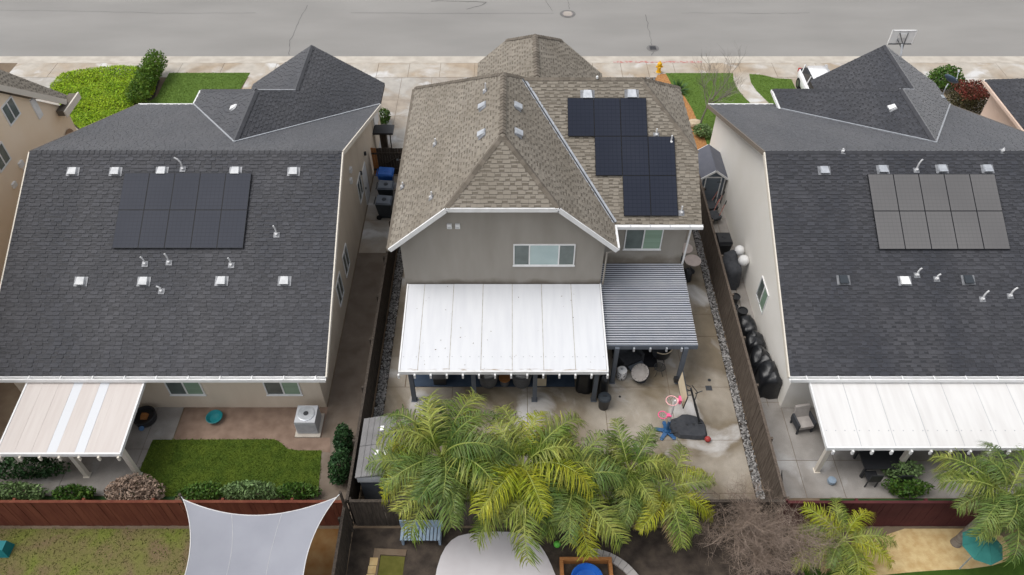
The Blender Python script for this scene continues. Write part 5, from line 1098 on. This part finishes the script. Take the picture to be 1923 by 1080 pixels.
def palm(label, loc, h, lean, fronds, seed, tr=.13, group='feathery palm trees'):
    r = random.Random(seed); t = thing('palm_tree', label, 'palm tree', loc, 0, group); m = MB(); k = 14
    pts = [Vector((lean[0]*(i/k)**1.5, lean[1]*(i/k)**1.5, h*i/k)) for i in range(k+1)]
    m.tube(pts, [tr*(1.25 if i == 0 else 1.0-.25*i/k)*(1.05 if i%2 else .96) for i in range(k+1)], 12); m.build('trunk', m_bark, t)
    top = pts[-1]
    MB().tube([top-Vector((0,0,.25)), top+Vector((0,0,.1)), top+Vector((0,0,.45))], [tr*.8,tr*.9,tr*.25], 10).build('crownshaft', m_rachis, t)
    fronds = fronds+[(r.uniform(0,360), 5, 'b', r.uniform(.6,.9)) for _ in range(2)]
    for az, el, key, sc in fronds:
        o = link('frond', FR[key][el], t); o.location = top+Vector((math.cos(rad(az))*.06,math.sin(rad(az))*.06,.15+r.uniform(0,.2))); o.rotation_euler = (r.uniform(-.45,.45), r.uniform(-.15,.15), rad(az)); o.scale = (sc,)*3
    return t
def ring(seed, n, keys, els, sc=(.85,1.1), a0=0):
    r = random.Random(seed); return [(a0+i*360/n+r.uniform(-9,9), r.choice(els), r.choice(keys), r.uniform(*sc)) for i in range(n)]
palm('tallest feathery palm over the grey lean-to shed', (-2.45,13.4,0), 3.3, (.1,.1), ring(1,10,'ggd',(0,1),(.8,1.15)) + ring(2,11,'ggyd',(2,3),(.75,1.15),a0=20) + ring(3,4,'gd',(4,)) + ring(4,9,'gdyd',(5,3),(.7,1.1),a0=8), 1)
palm('feathery palm with bright yellow fronds right beside the tallest palm', (.25,13.2,0), 3.1, (.1,0), ring(5,9,'gygd',(0,1),(.8,1.15)) + ring(6,10,'ggdy',(2,3),(.75,1.15),a0=15) + ring(7,3,'yg',(4,)) + ring(8,9,'gdg',(5,3),(.7,1.1),a0=30), 2)
palm('middle feathery palm on the patio edge before the portable hoop', (1.85,13.0,0), 2.6, (.1,-.1), ring(9,8,'gd',(1,2),(.8,1.1)) + ring(10,10,'gggy',(3,5,2),(.75,1.1),a0=25) + ring(11,3,'d',(4,)), 3)
palm('smaller dark green feathery palm nearest the toy hoop', (4.05,13.45,0), 2.3, (0,.1), ring(12,7,'gd',(0,1),(.65,.85)) + ring(13,8,'gdd',(2,3),(.7,.9),a0=20) + ring(14,3,'g',(4,),(.6,.7)), 4)
palm('low yellow-green palm beside the bare shrub', (5.2,13.1,0), 1.9, (.1,0), ring(15,6,'gy',(1,2),(.6,.8)) + ring(16,6,'gy',(3,2),(.7,.85),a0=30), 5)
palm('tall dark palm with visible trunk before the maroon fence', (15.75,12.15,0), 3.0, (.35,.1), ring(17,8,'gd',(0,1),(.65,.9)) + ring(18,9,'dgd',(2,3),(.65,.9),a0=20) + ring(19,5,'dg',(5,3),(.6,.8),a0=5) + ring(20,3,'d',(4,),(.7,.8)), 6, tr=.16)
palm('low bright palm between the bare shrub and the straw bed', (11.1,11.55,0), 1.3, (0,0), ring(21,8,'gygd',(0,1),(.5,.75)) + ring(22,8,'ygg',(2,3),(.5,.75),a0=25), 7)
# ------------------------------------------------------------------ shrubs and trees
for i, (x, y, h, s, lab) in enumerate(((7.3,12.1,3.3,31,'brown bare shrub right of the palms, its left half'),(8.8,12.0,3.4,32,'brown bare shrub right of the palms, its right half'),(8.2,11.2,2.6,33,'brown bare shrub nearest the bottom edge'))):
    twig_tree('bare_shrub', lab, 'shrub', (x,y,0), h, .95, 4, 6, m_twig, s, .04, 13, .01, 'bare brown shrubs')
twig_tree('young_tree', 'leafless young tree on the right front lawn', 'tree', (*G(1314,240)[:2],0), 4.2, .5, 4, 4, m_twig2, 41, .06, 7)
bush('dry_shrub', 'dry pinkish-brown shrub beside the back lawn', 'shrub', (*G(258,935)[:2],0), (1.15,.7,.55), 2200, .07, m_dry, 51)
for i, (px, py, R, mt, lab, n) in enumerate(((28,945,(1.3,.4,.45),m_leafpale,'pale green shrub at the left end of the reddish fence',1500),(140,948,(.9,.35,.4),m_leaf,'green shrub left of the dry shrub',1100),(385,945,(1.0,.35,.4),m_leaf,'green creeper at the left corner of the shade sail',1200),
        (470,945,(1.2,.4,.5),m_leafpale,'pale variegated creeper spilling over the reddish fence',1900),(560,943,(.9,.35,.4),m_leaf,'green creeper at the right end of the reddish fence',1000),(642,905,(.45,.8,.75),m_leafdk,'dark green bush against the dark fence, nearer one',1500),(648,855,(.4,.6,.7),m_leafdk,'dark green bush against the dark fence, farther one',1300),
        (60,905,(1.6,.45,.7),m_leafdk,'dark hedge below the pinkish cover',1800),(1700,935,(.9,.4,.4),m_leaf,'green shrub on the turf strip before the maroon fence',1000),(1690,905,(.8,.4,.5),m_leafpale,'pale green shrub below the ivory cover',900))):
    p = G(px, py); bush('shrub', lab, 'shrub', (p.x,p.y+.25,0), R, n, .075, mt, 60+i)
bush('shrub', 'round green bush beside the left house front corner', 'shrub', (*G(722,230)[:2],0), (.5,.5,.5), 900, .07, m_leaf, 80)
bush('shrub', 'yellow-green shrub on the orange mulch', 'shrub', (*G(1318,255)[:2],0), (.55,.55,.4), 900, .08, m_leafpale, 81)
bush('shrub', 'olive green bush on the far side of the satellite dish', 'shrub', (*G(1768,165)[:2],0), (1.1,1.0,.75), 2200, .09, m_leaf, 82)
p = G(1810,203); t = thing('red_hedge', 'clipped hedge with red top by the pink house', 'hedge', (p.x,p.y,0)); r = random.Random(83); m1 = MB(); m2 = MB()
def box_pts(n, x, y, z0, z1): return [(r.uniform(-x,x)*(1-.1*r.random()), r.uniform(-y,y), r.uniform(z0,z1)) for _ in range(n)]
leaves(m1, r, box_pts(3200,.95,.9,.05,1.25), .075); leaves(m2, r, box_pts(1500,.98,.93,1.15,1.4), .075)
m1.build('foliage', M('olive_brown_leaf', (.05,.05,.018), (.075,.06,.025), 3, .7, island=.4), t); m2.build('red_top', m_redleaf, t)
p = G(1272,172); t = thing('agave', 'spiky dark green agave by the front lawn', 'plant', (p.x,p.y,0)); r = random.Random(5)
for k in range(46):
    a = r.uniform(0,6.28); e = r.uniform(.25,1.45); L = r.uniform(.7,1.05); d = Vector((math.cos(a)*math.cos(e),math.sin(a)*math.cos(e),math.sin(e))); s = d.cross(Vector((0,0,1))).normalized()*.045
    MB().add([-s,s,d*L*.5+s*1.1,d*L*.5-s*1.1,d*L-Vector((0,0,.12))], [(0,1,2,3),(3,2,4)]).build('leaf', m_agave, t)
tag(MB().lathe([(.3,0),(.42,.15),(.36,.32),(.15,.4)], 9, sx=1.1, sy=.8).build('rock', m_rock, loc=(*G(1303,237)[:2],0)), 'pale tan rock on the orange mulch', 'rock')
# lime ground cover bed and hedge, left front
r = random.Random(9); poly = pg([(95,166),(122,146),(170,133),(258,131),(275,142),(300,150),(290,185),(255,200),(230,245),(160,255),(130,228)]); poly2 = [(p.x,p.y) for p in poly]
def inside(x, y, P):
    c = False
    for i in range(len(P)):
        a, b = P[i], P[i-1]
        if (a[1] > y) != (b[1] > y) and x < (b[0]-a[0])*(y-a[1])/(b[1]-a[1])+a[0]: c = not c
    return c
sheet('planting_bed_west', poly2, .006, m_darksoil); mb = MB(); pts = []
xs = [p[0] for p in poly2]; ys = [p[1] for p in poly2]
while len(pts) < 26000:
    x, y = r.uniform(min(xs),max(xs)), r.uniform(min(ys),max(ys))
    if inside(x,y,poly2): pts.append((x, y, .2+.09*math.sin(x*1.3+math.sin(y*1.7))*math.sin(y*1.9+x*.6)+.13*r.random()))
leaves(mb, r, pts, .065, 1.2); mb.build('ground_cover', m_lime, kind='stuff')['label'] = 'lime green ground cover in the left front yard'
t = thing('hedge', 'tall green hedge between the lime ground cover and the lawn', 'hedge', (*G(290,165)[:2],0)); mb = MB(); r = random.Random(77)
a, b = G(300,140)-t.location, G(262,200)-t.location
for k in range(9): c = a.lerp(b, k/8); mb_pts = blob_pts(r, (c.x+r.uniform(-.2,.2),c.y,.75+.25*(1-k/8)), (.75,.7,.85-.35*k/8), 900); leaves(mb, r, mb_pts, .075)
mb.build('foliage', M('hedge_leaf', (.075,.15,.015), (.13,.22,.025), 1.4, .6, island=.5, hue=.02, transl=.25), t); MB().tube([(a.x,a.y,0),(a.x,a.y,.8)], .04, 6).tube([(b.x,b.y,0),(b.x,b.y,.6)], .04, 6).build('stem', m_twig, t)

# ------------------------------------------------------------------ grass blades on the lawns, litter on the covers
def tufts(name, lawn, n, mat, seed, label, size=.05):
    P = [(v.co.x, v.co.y) for v in lawn.data.vertices][len(lawn.data.vertices)//2:]; r = random.Random(seed); xs = [p[0] for p in P]; ys = [p[1] for p in P]; mb = MB(); k = 0
    while k < n:
        x, y = r.uniform(min(xs)-.05,max(xs)+.05), r.uniform(min(ys)-.05,max(ys)+.05)
        if not inside(x+r.uniform(-.06,.06), y+r.uniform(-.06,.06), P): continue
        k += 1; a = r.uniform(0,6.28); w = size*.5; h = size*r.uniform(.25,.6); c, s_ = math.cos(a)*w, math.sin(a)*w
        mb.add([(x-c,y-s_,.01),(x+c,y+s_,.01),(x+c*.6+r.uniform(-.03,.03),y+s_*.6+r.uniform(-.03,.03),.01+h),(x-c*.6,y-s_*.6,.01+h*.8)], [(0,1,2,3)])
    o = mb.build(name, mat, kind='stuff'); o['label'] = label
D = bpy.data.objects
m_blades = M('grass_blade', (.12,.20,.03), (.17,.26,.045), 1.2, .8, island=.4, transl=.2); m_blades2 = M('dark_grass_blade', (.075,.125,.012), (.125,.175,.018), .9, .8, island=.45, transl=.2); m_blades3 = M('yellow_grass_blade', (.17,.145,.06), (.15,.21,.03), .8, .8, island=.5, transl=.2)
tufts('grass', D['front_lawn_west'], 9000, m_blades, 1, 'short green grass of the left front lawn'); tufts('grass', D['front_lawn_east'], 9000, m_blades, 2, 'short green grass of the right front lawn'); tufts('grass', D['front_lawn_strip_east'], 4000, m_blades, 3, 'short green grass beside the garden path')
tufts('grass', D['back_lawn'], 12000, m_blades2, 4, 'dark green grass of the left back lawn'); tufts('grass', D['patchy_lawn'], 14000, m_blades3, 5, 'thin patchy grass behind the reddish fence', .06)
m_litter = M('dry_litter', (.12,.075,.04), rough=.9, island=.5)
for cx in [o for o in D if o.name.startswith('patio_cover') and 'large white' in o['label']]:
    r = random.Random(4); mb = MB(); pts = []
    for _ in range(34): y = 17.98+4*r.random()**1.6; x = r.uniform(-4.2,3.6); pts.append((x,y,2.45+.47*(y-17.95)/4.15+.014))
    leaves(mb, r, pts, .03, 3.0); mb.build('leaf_litter', m_litter, cx, True, kind='stuff')
